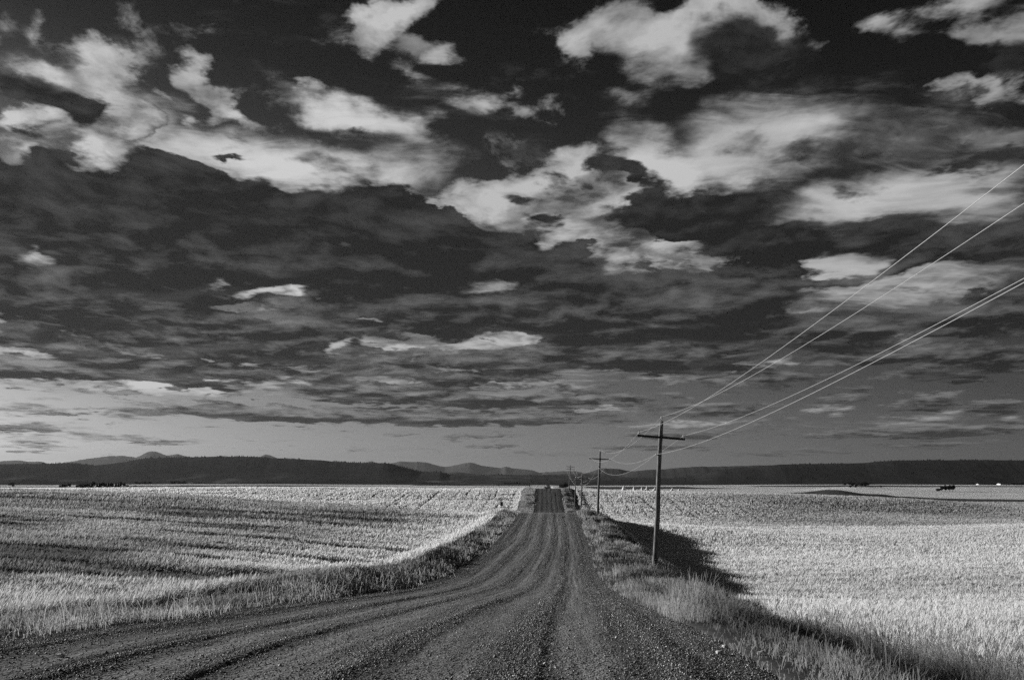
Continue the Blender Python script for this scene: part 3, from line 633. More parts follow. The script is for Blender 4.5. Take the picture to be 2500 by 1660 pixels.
def build_road():
    ys = np.concatenate([np.arange(-40, 4, .5), np.arange(4, 30, .09), np.arange(30, 70, .2), np.arange(70, 130, .4), np.geomspace(130, 420, 160)])
    t = np.linspace(-.045, 1.045, 210)
    L, R = prof(EDGE_L, ys)[:, None], prof(EDGE_R, ys)[:, None]
    l = L + t[None, :] * (R - L); Y = np.repeat(ys[:, None], len(t), 1)
    jag = (fbm(Y / 2.2, Y * 0 + np.sign(t - .5) * 7, 51, 4) - .5) * .9 * sstep(.42, .5, np.abs(t[None, :] - .5))
    l = l + jag
    Z = road_z(l, Y)
    X = l + ROAD_T * Y
    tt = (l - L) / (R - L); _, worn, rid = road_relief(tt, Y)
    nr, nc = Y.shape; i = np.arange(nr - 1)[:, None] * nc + np.arange(nc - 1)[None, :]
    q = np.stack([i, i + 1, i + nc + 1, i + nc], -1).reshape(-1, 4)
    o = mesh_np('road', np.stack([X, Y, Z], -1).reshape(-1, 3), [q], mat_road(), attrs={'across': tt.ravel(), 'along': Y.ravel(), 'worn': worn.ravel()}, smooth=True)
    tag(o, kind='structure')
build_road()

def build_gravel():
    n = 420000
    y = 5.5 * (100 / 5.5) ** rng.random(n); L, R = prof(EDGE_L, y), prof(EDGE_R, y)
    t = rng.random(n) * 1.06 - .03; l = L + t * (R - L)
    _, worn, rid = road_relief(t, y)
    keep = rng.random(n) < (.38 + .62 * rid) * (1 - .72 * worn) * (.35 + 1.1 * fbm(l * 1.2, y * .5, 61, 3))
    y, l, t = y[keep], l[keep], t[keep]; n = len(y)
    r = (.005 + .008 * rng.random(n) ** 3) * (1 + y * .020); big = rng.random(n) < .012; r[big] *= 1.9
    z = road_z(l, y); x = l + ROAD_T * y
    a = rng.random(n) * 6.283
    base = np.array([(1, 0, .0), (.35, .9, .05), (-.8, .55, 0), (-.7, -.6, .05), (.4, -.9, 0), (.25, .1, .85), (-.35, -.1, .7), (0, 0, -.5)])
    jit = 1 + (rng.random((n, 8, 3)) - .5) * .6
    b = base[None] * jit; ca, sa = np.cos(a)[:, None], np.sin(a)[:, None]
    V = np.stack([b[..., 0] * ca - b[..., 1] * sa, b[..., 0] * sa + b[..., 1] * ca, b[..., 2]], -1) * r[:, None, None]
    V += np.stack([x, y, z + r * .25], -1)[:, None, :]
    f = np.array([(0, 1, 5), (1, 2, 6), (1, 6, 5), (2, 3, 6), (3, 4, 6), (4, 5, 6), (4, 0, 5), (1, 0, 7), (2, 1, 7), (3, 2, 7), (4, 3, 7), (0, 4, 7)])
    Fc = (f[None] + (np.arange(n) * 8)[:, None, None]).reshape(-1, 3)
    tone = np.repeat(np.clip(rng.random(n) ** 2.6 + .02, 0, 1), 8)
    o = mesh_np('gravel', V.reshape(-1, 3), [Fc], mat_stone(), attrs={'tone': tone})
    tag(o, 'loose grey stones and grit scattered over the dirt road', 'gravel', kind='stuff')
build_gravel()
# a few pale rocks at the road's verge, each a thing
def rock(name, x, y, r, label, sink=.3):
    bm = MB(); pts = []
    for k in range(7):
        th = math.pi * k / 6
        pts.append((max(.02, math.sin(th)) * r, -math.cos(th) * r * .62))
    bm.lathe(pts, 9)
    bm.v = [tuple(np.array(p) * (1 + .22 * (vnoise(p[0] / r * 1.7 + x, p[1] / r * 1.7 + p[2] / r, 77) - .5) * 2)) for p in bm.v]
    o = bm.build(name, M_ROCK); o.location = (x, y, float(ground_z(x, y)) + r * .62 * (1 - sink)); o.rotation_euler = (0.2, .1, x * 3)
    return tag(o, label, 'rock', 'pale stones at the edge of the road')
M_ROCK = mat_simple('pale_rock', .45, .62, 14.0, .9, .5, .01)

# ------------------------------------------------------------------ crops and grass, stalk by stalk
def blades(name, x, y, h, w, tone, lean, leandir, mat, ear=1.0, near=32.0, z=None):
    n = len(x); z = ground_z(x, y) if z is None else z
    yaw = rng.random(n) * 6.283
    dx, dy = np.cos(yaw) * w / 2, np.sin(yaw) * w / 2
    lx, ly = np.cos(leandir) * lean * h, np.sin(leandir) * lean * h
    out_v, out_f, out_t, k0 = [], [], [], 0
    nr = y < near
    for sel, lv in ((nr, [(0, .8, 0), (.5, .7, .32), (.80, .55, .72), (.90, 1.3 * ear, .86), (1.0, .12, 1.0)]), (~nr, [(0, .75, 0), (.86, 1.25 * ear, .8), (1.0, .5, 1.0)])):
        if not sel.any(): continue
        m = sel.sum(); P = []
        for (fz, fw, fl) in lv:
            for sg in (-1, 1):
                P.append(np.stack([x[sel] + lx[sel] * fl + sg * dx[sel] * fw, y[sel] + ly[sel] * fl + sg * dy[sel] * fw, z[sel] - .03 + h[sel] * fz * (1 - .35 * lean[sel] * fz)], -1))
        V = np.stack(P, 1); c = len(lv)
        q = np.array([(2 * k, 2 * k + 1, 2 * k + 3, 2 * k + 2) for k in range(c - 1)])
        out_f.append((q[None] + (np.arange(m) * 2 * c)[:, None, None] + k0).reshape(-1, 4))
        out_v.append(V.reshape(-1, 3)); k0 += m * 2 * c
        out_t.append(np.repeat(tone[sel], 2 * c))
    return mesh_np(name, np.concatenate(out_v), [np.concatenate(out_f)], mat, attrs={'tone': np.concatenate(out_t)})

def verge_l(y): return 2.2 - .6 * sstep(20, 50, y) + 1.3 * sstep(120, 150, y) + .9 * fbm(y / 9, y * 0, 71, 2) + .012 * np.clip(y, 0, 60)
def verge_r(y): return np.where(y < 60, 4.6 + .5 * (1 - sstep(14, 22, y)), 4.2) + .8 * fbm(y / 8, y * 0 + 5, 73, 2) - .5 * sstep(60, 140, y)

def wheat():
    n1, n2 = 950000, 1500000
    y = np.concatenate([3 + 300 * rng.random(n1), 3.5 * (70 / 3.5) ** rng.random(n2)])
    x = (rng.random(len(y)) * 2 - 1) * (.80 * y + 6)
    l = x - ROAD_T * y; L, R = prof(EDGE_L, y), prof(EDGE_R, y)
    left = l < L - verge_l(y); right = l > R + verge_r(y)
    keep = left | right
    # drill gaps and tramlines on the far slope
    far = y > 150
    row = np.mod(l + (fbm(y / 40, l / 60, 81, 2) - .5) * 2.2, 3.4); tram = np.mod(l + (fbm(y / 60, l / 90, 83, 2) - .5) * 6, 8.6)
    keep &= ~(far & (row < .75) & (rng.random(len(y)) < .6)); keep &= ~(far & (tram < .62) & (fbm(x / 14, y / 60, 84, 2) > np.where(l < 0, .40, .58)))
    # lodged and thin streaks that the wind has combed across the near field
    comb = fbm(x / 16 + y / 70, y / 3.6, 85, 4)
    fine = fbm(x / 3.2, y / 1.1, 87, 3)
    comb = np.where(left, comb, .30 + .5 * (comb - .3))
    keep &= ~((y < 150) & (rng.random(len(y)) < .45 * sstep(.54, .70, comb) * sstep(.40, .60, fine)))
    x, y, l, comb, fine, left = x[keep], y[keep], l[keep], comb[keep], fine[keep], left[keep]
    n = len(x); L = prof(EDGE_L, y)
    h = .78 * (1 + .14 * (fine - .5) * 2 - .30 * sstep(.5, .7, comb)) * (1 + .10 * rng.standard_normal(n))
    h = np.clip(h, .3, 1.1); w = (.003 + .00074 * y)
    tone = .82 - .30 * left * (1 - sstep(20, 40, y)) + .30 * (~left) * (fbm(x / 34, y / 15, 107, 3) - .55) + .28 * (rng.random(n) - .5) - .46 * sstep(.46, .70, comb) * (y < 160) + .25 * (fine - .5)
    # the near part of the field on the sunny side of the road is greener than the rest
    green = left * sstep(14, 26, y) * (1 - .15 * sstep(70, 110, y)) * (y < 150) * sstep(5, 19, L - l) * (.45 + .9 * fbm(x / 30, y / 11, 89, 3))
    green = np.maximum(green, .55 * (~left) * (y > 160) * sstep(25, 75, l) * (.5 + fbm(x / 30, y / 16, 90, 3)))
    tone = np.clip(tone - .62 * green, 0.02, 1.0)
    lean = .22 + .30 * rng.random(n); ld = .35 + .7 * rng.standard_normal(n)
    far = y > 152
    for sel, nm, lab in ((left & ~far, 'wheat', 'greyer near wheat field beside the wide bend of the road, combed into dark streaks'),
                         (~left & ~far, 'wheat', 'bright ripe wheat field below the line of poles, across the ditch'),
                         (left & far, 'wheat', 'wheat on the far slope behind the sign, ruled with dark tramlines'),
                         (~left & far, 'wheat', 'wheat on the far slope behind the poles, fading grey towards the dark hollow')):
        o = blades(nm, x[sel], y[sel], h[sel], w[sel], tone[sel], lean[sel], ld[sel], M_WHEAT)
        tag(o, lab, 'wheat', kind='stuff')
wheat()

def roadside():
    n1, n2 = 420000, 130000
    y = np.concatenate([4.0 * (125 / 4.0) ** rng.random(n1), 125 + 125 * rng.random(n2)]); n = len(y)
    L, R = prof(EDGE_L, y), prof(EDGE_R, y); side = rng.random(n) < .34
    vl, vr = verge_l(y) + .5, verge_r(y) + .9
    l = np.where(side, L + .15 - rng.random(n) * (vl + .2) + .9 * (rng.random(n) < .03) * rng.random(n), R - .15 + rng.random(n) * (vr + .2 + .9 * (y > 125)))
    dist = np.where(side, L - l, l - R); x = l + ROAD_T * y
    c1 = fbm(x / 1.6, y / 2.4, 91, 3); c2 = fbm(x / .6, y / .8, 93, 2)
    dens = np.maximum(sstep(-.15, .8, dist), .25 * (dist < 0)) * (.15 + 1.5 * c2 * sstep(.30, .55, c1 + .12 * (dist > 1.0)))
    ditch = (~side) & (y < 21.5) & (dist > 1.2) & (dist < 5.1 - .6 * sstep(16, 21, y)) & (fbm(x / .8, y / 1.2, 99, 2) > .27)
    dens = np.where(ditch, dens * .005, dens)
    lip = (~side) & (y < 13.5) & (dist < 1.5) & (fbm(x / .7, y / .9, 101, 2) > .36)
    dens = np.where(lip, dens * .7, dens)
    bare = (~side) & (dist < 2.2) & (y > 20) & (fbm(x / 1.1, y / 3.5, 95, 3) > .56)
    dens = np.where(bare, dens * .25, dens)
    keep = rng.random(n) < dens
    x, y, l, dist, side, c1, c2 = (a[keep] for a in (x, y, l, dist, side, c1, c2)); n = len(x)
    short = 1 - sstep(.2, 1.3, dist) * .999
    weed = (~side) & (fbm(x / 1.3, y / 3.0, 97, 3) > .60) & (dist > .5) & (dist < 3.0) & (y > 14)
    h = np.where(short > .5, .16 + .22 * rng.random(n), .34 + .50 * rng.random(n) * (.5 + c1)) + .35 * (rng.random(n) < .05)
    h = np.where(weed, .35 + .45 * rng.random(n), h)
    h = np.where((~side) & (y > 22), h * (.55 + .25 * (fbm(x / 2, y / 3, 103, 2) > .55)), h)
    h = np.where((~side) & (y < 13.5) & (dist < 1.3), h * .38, h)
    h = np.where(side & (y < 125), (.05 + .25 * sstep(.1, 2.4, dist) + .18 * rng.random(n) + .35 * (rng.random(n) < .05)) * (.75 + .5 * c1) * (1 - .2 * sstep(50, 100, y)), h); h = np.where(y > 125, np.minimum(h, .22 + .12 * rng.random(n)), h)
    tone = np.clip(.44 + 1.0 * (c1 - .5) + .40 * (rng.random(n) - .5) + .25 * short, 0.03, 1)
    tone = np.where(side, tone * 1.15 + .14, tone); tone = np.where(weed, tone * .22, tone)
    w = (.0032 + .00062 * y) * np.where(weed, 1.9, 1.0)
    lean = .12 + .75 * rng.random(n) ** 2; ld = rng.random(n) * 6.283
    for sel, lab in ((side, 'tall seeding grass along the verge on the outside of the bend, shading the road edge'),
                     (~side, 'dry grass and dark weeds on the bank and ditch under the power line')):
        o = blades('grass', x[sel], y[sel], h[sel], w[sel], tone[sel], lean[sel], ld[sel], M_GRASS, ear=.8, near=60)
        tag(o, lab, 'grass', kind='stuff')
roadside()

for (px, row, Y, r, lab) in ((1755, 1594, 9.0, .045, 'largest pale stone on the gravel edge near the ditch'), (1858, 1604, 9.0, .05, 'pale flat stone lying under the grass at the ditch edge'),
                             (1770, 1572, 9.6, .035, 'small pale stone just beyond the largest one on the gravel edge'), (149, 1607, 8.6, .045, 'lone pale stone on the dark gravel in the wide bend of the road')):
    x = (px - CX) / F * Y
    l = x - ROAD_T * Y; rock('rock', x, Y, r, lab)

# ------------------------------------------------------------------ power line
def insulator(parent, o, M):
    b = MB(); b.tube([M @ np.array((0, 0, 0)) + o, M @ np.array((0, 0, .10)) + o], .016, 8); b.build('insulator_pin', M_STEEL, parent)
    g = MB(); g.lathe([(.025, .06), (.055, .065), (.06, .09), (.035, .105), (.034, .125), (.052, .135), (.05, .165), (.03, .175), (.026, .2)], 12, M, o)
    return g.build('insulator', M_GLASS, parent, True)
def pole(px_base, Y, top_row, lean_px, label, height=None, arms=1, arm_tilt=2.0):
    """returns the wire anchors: three on insulators and the neutral"""
    x = (px_base - CX) / F * Y; zt = EYE + (HY - top_row) / F * Y
    gz = float(ground_z(x, Y)) - .15; hgt = zt - .32 - gz
    root = empty('utility_pole', (x, Y, gz)); tag(root, label, 'utility pole', 'wooden power poles along the road')
    lx = lean_px / F * Y / hgt; up = np.array((lx, .004, 1.0)); up /= np.linalg.norm(up)
    th = math.atan(ROAD_T); ac = np.array((math.cos(th), -math.sin(th), -math.tan(math.radians(arm_tilt)) - lx)); ac /= np.linalg.norm(ac)
    fw = np.cross(up, ac); fw /= np.linalg.norm(fw); M = np.stack([ac, fw, up], 1)
    p = MB(); zs = np.linspace(0, hgt, 26)
    p.tube([up * q + np.array((.02 * math.sin(q * .9 + Y), 0, 0)) for q in zs], [.165 - .055 * q / hgt + .006 * math.sin(q * 5 + Y) for q in zs], 22, wob=.05)
    p.build('post', M_POLE, root, True)
    anchors = []
    drops = [.95] if arms == 1 else [.55, 1.30]
    half = 1.38 if arms == 1 else 1.42
    for k, dz in enumerate(drops):
        c = up * (hgt - dz) - fw * .17; a = MB(); a.box(c, (half, .05, .062), M, .006); ob = a.build('crossarm', M_ARM, root)
        bolt = MB(); bolt.tube([c - fw * .07, c + fw * .2], .018, 8); bolt.build('bolt', M_STEEL, ob)
        if arms == 2 and k == 0:
            for sg in (-1, 1):
                b = MB(); b.box(c + ac * sg * .40 - up * .24 + fw * .0, (.5, .012, .022), np.stack([(ac * sg * .80 + up * .48) / np.linalg.norm(ac * sg * .8 + up * .48), fw, np.cross(ac * sg * .8 + up * .48, fw) / np.linalg.norm(np.cross(ac * sg * .8 + up * .48, fw))], 1), .003)
                b.build('brace', M_STEEL, root)
        for sg in (-1, 1):
            o = c + ac * sg * (half - .09) + up * .06; insulator(root, o, M)
            if k == 0: anchors.append(np.array((x, Y, gz)) + o + up * .15)
    # pin on the top
    o = up * (hgt - .05) + ac * .0; b = MB(); b.box(up * (hgt + .02) - fw * .13 , (.02, .012, .30), M, .003); b.build('pole_top_bracket', M_STEEL, root)
    o = up * (hgt + .12) - fw * .13 * 0; insulator(root, o, M); anchors.insert(1, np.array((x, Y, gz)) + o + up * .15)
    # neutral on a side bracket
    dn = 1.95 if arms == 1 else 2.3
    o = up * (hgt - dn) - ac * .17; b = MB(); b.box(o + ac * .06, (.10, .02, .02), M, .003); b.build('bracket', M_STEEL, root)
    g = MB(); g.lathe([(.03, -.05), (.042, -.045), (.03, -.01), (.03, .01), (.042, .045), (.03, .05)], 10, M, o - ac * .06); g.build('spool', M_GLASS, root, True)
    anchors.append(np.array((x, Y, gz)) + o - ac * .06)
    if arms == 2:
        a = MB(); a.box(up * (hgt - 4.6) - fw * .13, (.75, .04, .045), M, .005); a.build('lower_arm', M_ARM, root)
    return anchors
A1 = pole(1598, 43, 1014.5, 17, 'nearest and tallest wooden power pole with crossarm beside the ditch', arm_tilt=2.2)
A2 = pole(1459, 96, 1096.5, 6, 'second power pole from the camera, at the far end of the shaded ditch', arm_tilt=1.2)
A3 = pole(1417, 148, 1152.5, 5, 'third power pole, standing in the dip behind the crest of the road', arm_tilt=1.0)
A4 = pole(1403, 186, 1159.5, 3, 'fourth power pole, thin in the dip before the far hill', arm_tilt=1.0)
A5 = pole(1389, 232, 1132.5, 4, 'farthest power pole, with two braced crossarms on the far crest', arms=2, arm_tilt=1.4)
def wire(anchors, sags, label):
    b = MB(); pts = []
    for (p, q), sg in zip(zip(anchors[:-1], anchors[1:]), sags):
        n = 28
        for k in range(n if q is not anchors[-1] else n + 1):
            t = k / n; r = p * (1 - t) + q * t; r = r - np.array((0, 0, sg * 4 * t * (1 - t))); pts.append(r)
    b.tube(pts, [.0048 + .00004 * max(0, p[1]) for p in pts], 6)
    return tag(b.build('power_wire', M_WIRE, None, True), label, 'wire', 'wires of the power line')
def reach(anchor, px, row, lateral, Y0=-9.0, sag=1.0):
    """end of the wire behind the camera so that it crosses that pixel on the way"""
    x0 = lateral; u = (px - CX) / F
    # Y where x/Y = u along the straight plan line
    ax, ay = anchor[0], anchor[1]; k = (ax - x0) / (ay - Y0); Yc = (x0 - k * Y0) / (u - k)
    t = (ay - Yc) / (ay - Y0); zc = EYE + (HY - row) / F * Yc
    z0 = (zc + sag * 4 * t * (1 - t) - anchor[2] * (1 - t)) / t
    return np.array((x0, Y0, z0))
for i, (row, dl, lab) in enumerate(((403, -1.25, 'steepest wire, from the crossarm end nearer the road up out of the frame'), (497, 0.0, 'wire from the top of the nearest pole, second highest as it leaves the frame'),
                             (680, 1.22, 'wire from the end of the crossarm over the field, upper of the close low pair'), (690, -.15, 'lowest wire, fixed below the crossarm of the nearest pole'))):
    end = reach(A1[i], 2500, row, 5.75 + dl, sag=(1.0, 1.0, .95, .95)[i])
    wire([end, A1[i], A2[i], A3[i], A4[i], A5[i]], [(1.0, 1.0, .95, .95)[i], 1.15, 1.1, .7, .8], lab)

# ------------------------------------------------------------------ small signs and posts
def ground_at(px, Y): x = (px - CX) / F * Y; return x, Y, float(ground_z(x, Y))
def post_thing(name, px, Y, top_row, r, lean_px, label, cat, group=None, cap=False):
    x, y, gz = ground_at(px, Y); zt = EYE + (HY - top_row) / F * Y; h = zt - gz + .1
    root = empty(name, (x, y, gz - .1)); tag(root, label, cat, group)
    b = MB(); b.tube([(lean_px / F * Y * t, 0, h * t) for t in np.linspace(0, 1, 6)], r, 10, wob=.06); b.build('shaft', M_POST, root)
    if cap:
        b = MB(); b.lathe([(.012, -.03), (.03, -.02), (.034, .0), (.03, .02), (.01, .03)], 12, None, (lean_px / F * Y, 0, h + .01)); b.build('cap', M_SIGN, root)
    return root
post_thing('marker_stake', 964, 39, 1334, .011, -7, 'thin leaning stake with a small knob, at the field edge before the bend', 'stake', cap=True)
post_thing('fence_post', 1210.5, 163, 1230, .055, 0, 'bare post standing close beside the dark square sign', 'post', 'lone posts behind the near field')
post_thing('fence_post', 1045, 150, 1227, .05, 0, 'short post on the field crest, between the sign and the farthest post', 'post', 'lone posts behind the near field')
post_thing('fence_post', 839, 150, 1214, .05, 0, 'farthest post from the sign, alone on the field crest', 'post', 'lone posts behind the near field')
def sign_board(px, Y, rows, w, label, name='road_sign'):
    x, y, gz = ground_at(px, Y); z1 = EYE + (HY - rows[0]) / F * Y; z0 = EYE + (HY - rows[1]) / F * Y
    root = empty(name, (x, y, gz - .1)); tag(root, label, 'sign')
    b = MB(); b.box((0, .06, (z1 - gz) / 2), (.05, .04, (z1 - gz) / 2), None, .008); b.build('post', M_POST, root)
    b = MB(); b.box((0, 0, (z0 + z1) / 2 - gz + .1), (w / 2, .012, (z1 - z0) / 2), None, .006); pl = b.build('plate', M_SIGN, root)
    for dz in (-.12, .12):
        b = MB(); b.box((0, -.02, (z0 + z1) / 2 - gz + .1 + dz), (w / 2 * .8, .012, .015), None, .003); b.build('rail', M_STEEL, pl)
sign_board(1224.5, 165, (1224.5, 1234.5), .62, 'dark square sign board on a post in the dip beside the wheat slope')
sign_board(1293, 243, (1184.5, 1187.5), .34, 'tiny dark marker sign on a thin post at the far crest of the road', 'marker_sign')

# ------------------------------------------------------------------ trees
def tree_mesh(kind, seed, n=750):
    r = np.random.default_rng(seed)
    if kind == 'round':
        cs = [(0, 0, .62, .30)] + [(r.uniform(-.28, .28), r.uniform(-.28, .28), r.uniform(.38, .85), r.uniform(.12, .22)) for _ in range(11)]
    elif kind == 'bush':
        cs = [(r.uniform(-.42, .42), r.uniform(-.25, .25), r.uniform(.25, .72), r.uniform(.16, .26)) for _ in range(10)]
    else:
        cs = [(r.uniform(-.03, .03), r.uniform(-.03, .03), z, .27 * (1.04 - z) + .02) for z in np.linspace(.14, .97, 13)]
    cs = np.array(cs); wt = cs[:, 3] ** 2; k = r.choice(len(cs), n, p=wt / wt.sum())
    d = r.standard_normal((n, 3)); d /= np.linalg.norm(d, axis=1)[:, None]
    rad = cs[k, 3] * (.55 + .5 * r.random(n) ** .5)
    c = cs[k, :3] + d * rad[:, None] * np.array((1, 1, .85 if kind != 'cone' else .5))
    s = (.035 + .035 * r.random(n)); a = r.standard_normal((n, 3)); a /= np.linalg.norm(a, axis=1)[:, None]
    b = np.cross(a, r.standard_normal((n, 3))); b /= np.linalg.norm(b, axis=1)[:, None]
    V = np.stack([c - a * s[:, None] - b * s[:, None] * .6, c + a * s[:, None] * 1.2 - b * s[:, None] * .4, c + a * s[:, None] + b * s[:, None] * .7, c - a * s[:, None] * .8 + b * s[:, None] * .5], 1)
    return V.reshape(-1, 3), np.arange(n * 4).reshape(-1, 4), np.repeat(r.random(n), 4)
PROTO = {}
def tree(name, kind, px, top_row, base_row, Y, label, group=None, wide=1.0, seed=1, cat='tree'):
    top_row -= 1.2
    """a tree whose top and foot are at those rows; copies share their mesh data"""
    x = (px - CX) / F * Y; gz = float(ground_z(x, Y)) - .0002 * max(0, Y - 3000); zt = EYE + (HY - top_row) / F * Y; h = max(.8, zt - gz)
    key = (kind, seed)
    if key not in PROTO:
        root = empty(name, (0, 0, 0)); V, Fq, tone = tree_mesh(kind, seed * 31 + len(kind))
        mesh_np('crown', V, [Fq], M_LEAF, root, {'tone': tone})
        t = MB(); t.tube([(0, 0, -.03), (.01, 0, .18), (-.01, .01, .42), (.01, 0, .62)], [.035, .026, .02, .008], 9)
        for k in range(4):
            an = k * 1.7 + seed; t.tube([(0, 0, .25 + .06 * k), (.10 * math.cos(an), .10 * math.sin(an), .40 + .06 * k), (.18 * math.cos(an), .18 * math.sin(an), .5 + .07 * k)], [.014, .009, .004], 6)
        t.build('trunk', M_TRUNK, root); PROTO[key] = root
    else:
        src = PROTO[key]; root = src.copy(); root.name = name; C.objects.link(root)
        for ch in src.children:
            c = ch.copy(); C.objects.link(c); c.parent = root
    root.location = (x, Y, gz); root.scale = (h * wide, h * wide, h); root.rotation_euler = (0, 0, (px * 1.7 + Y) % 6.28)
    for k in ('label', 'category', 'group', 'kind'):
        if k in root: del root[k]
    tag(root, label, cat, group)
    return root
g = 'trees of the dark grove behind the near field'
lab = 'dark tree packed into the middle of the long grove beyond the wheat crest'
for i, (px, tr) in enumerate([(189, 1183.5), (197, 1182), (204, 1181), (211, 1181), (219, 1180), (224, 1179), (248, 1178), (289, 1178.5), (186, 1184), (193, 1183), (200, 1181), (207, 1182), (214, 1180.5), (237, 1179), (243, 1178.5), (253, 1177.5), (259, 1179), (265, 1178), (271, 1178.5), (276, 1180), (283, 1178)]):
    tree('grove_tree', 'cone' if i % 3 else 'round', px, tr, 1192, 900, lab, g, .9 if i % 3 else .75, 1 + i % 3)
tree('grove_tree', 'round', 229, 1175.5, 1192, 900, 'broad dark tree rising highest above the middle of the grove', g, .62, 4)
tree('grove_tree', 'round', 296, 1175.5, 1192, 900, 'tall round tree at the thick end of the grove', g, .6, 5)
tree('grove_tree', 'round', 303, 1179, 1192, 890, 'rounded tree leaning out just below the tall one at the end of the grove', g, .8, 2)
tree('grove_bush', 'bush', 311, 1184, 1193, 880, 'low dark bush that ends the long grove', g, 1.2, 1, 'bush')
lab2 = 'dark round bush in the small clump apart from the long grove'
for px, tr in ((146, 1184), (153, 1181.5), (160, 1182.5)): tree('clump_bush', 'bush', px, tr, 1189, 950, lab2, 'bushes of the small clump', 1.0, 2, 'bush')
tree('clump_bush', 'round', 169, 1181, 1189, 950, 'round tree at the end of the small clump, next to the grove', 'bushes of the small clump', .9, 4, 'bush')
tree('lone_bush', 'round', 331, 1185, 1191, 880, 'small pale-edged bush standing alone beyond the end of the grove', None, 1.3, 5, 'bush')
tree('lone_bush', 'bush', 372, 1187, 1191, 1000, 'low bush out in the pale field, past the lone round bush', None, 2.4, 3, 'bush')
tree('lone_bush', 'bush', 30, 1177.5, 1182, 1500, 'dark rounded bush alone on the far pale strip, near the frame edge', None, 1.1, 1, 'bush')
tree('lone_bush', 'round', 1366.5, 1185.5, 1193, 246, 'small dark bush on the crest where the far road ends', None, .75, 3, 'bush')
for px, tr, w_ in ((1374, 1182, 1.3), (1381, 1179, 1.2)): tree('crest_tree', 'round', px, tr, 1187, 900, 'dark tree low behind the crest, beside the farthest power pole', 'trees behind the crest', w_, 2)
for px, tr, w_, Y in ((2078, 1184, 1.3, 700), (2090, 1181, 1.1, 700), (2103, 1178.5, .9, 705), (2112, 1180.5, .9, 705)): tree('hollow_tree', 'bush' if px < 2095 else 'round', px, tr, 1192, Y, 'dark tree in the clump on the small hill above the black hollow', 'trees above the hollow', w_, 3)
tree('hollow_tree', 'round', 2150, 1186, 1194, 690, 'rounded dark tree apart from the clump, on the shaded flank of the small hill', None, 1.1, 4)
for px, tr, w_ in ((2300, 1187, .9), (2308, 1184, .8), (2318, 1183.5, .8), (2326, 1183, .7)): tree('field_tree', 'round', px, tr, 1197, 620, 'dark tree in the tight clump standing alone in the smooth pale fields', 'trees of the clump in the pale fields', w_, 5 if px < 2310 else 1)
tree('field_tree', 'bush', 2292, 1192, 1197, 620, 'low bush at the foot of the clump in the pale fields', None, 1.6, 2, 'bush')
rr = random.Random(5)
for (a, b, n, Y, t0, t1, lab) in ((330, 372, 7, 2600, 1175, 1178, 'tiny tree in the first dark row below the hill, past the grove'), (420, 452, 6, 2600, 1172.5, 1176, 'tiny tree in the tall dark row by the white farmhouse'),
                             (2345, 2500, 26, 1900, 1177.5, 1180, 'tiny tree in the long dark row along the foot of the darkest hill'), (1950, 1992, 8, 1700, 1183, 1186, 'tiny tree in the low row before the black hollow'),
                             (1230, 1275, 6, 2600, 1176.5, 1179.5, 'tiny tree in the faint row at the hill foot above the road'), (760, 830, 8, 2600, 1177.5, 1180, 'tiny tree in the faint row at the foot of the long hill'), (2060, 2125, 9, 1500, 1175.5, 1180, 'tiny tree in the dark row just above the small hill with the clump')):
    for k in range(n):
        px = a + (b - a) * (k + rr.uniform(.1, .9)) / n
        tree('distant_tree', rr.choice(['round', 'bush', 'round']), px, rr.uniform(t0, t1), 1182, Y * rr.uniform(.97, 1.03), lab, lab.replace('tiny tree in', 'trees of'), rr.uniform(.8, 1.5), rr.choice([1, 2, 3]))

# ------------------------------------------------------------------ pale heaps and farm buildings
def heap(px, row, Y, w, h, label, seed):
    x = (px - CX) / F * Y; gz = float(ground_z(x, Y)); zt = EYE + (HY - row) / F * Y; h = max(h, zt - gz)
    b = MB(); b.lathe([(w * .5 * (1 - t) ** .9 * (1 + .12 * math.sin(7 * t + seed)) + .05, h * t ** 1.05) for t in np.linspace(0, 1, 9)], 18)
    b.v = [(p[0] * (1 + .25 * (vnoise(p[1] * .7, p[2] * .7, seed) - .5)) + .28 * p[2] * math.sin(seed), p[1] * (1 + .25 * (vnoise(p[0] * .7, p[2] * .7, seed + 3) - .5)), p[2]) for p in b.v]
    o = b.build('straw_heap', M_HEAP, None, True); o.location = (x, Y, gz - .1); tag(o, label, 'heap', 'pale heaps on the dark field')
for i, (px, row, w, h, lab) in enumerate(((1523, 1184, 8, 5, 'largest pale heap, at the end of the row farthest from the tall pole'), (1550, 1186.5, 6.5, 4, 'second pale heap in the row, pointed and leaning'),
        (1569, 1187, 5, 3.4, 'rounded pale heap in the middle of the row'), (1580, 1187, 7, 3.6, 'long low pale heap next to the rounded one'), (1598, 1188, 6, 3.2, 'pale heap just short of the tall pole'),
        (1640, 1189.5, 5, 1.6, 'first of the two small low heaps beyond the tall pole'), (1658, 1191, 4, 1.4, 'smallest pale heap, last of the row'))):
    heap(px, row, 760, w * .75, h * .6, lab, i + 3)
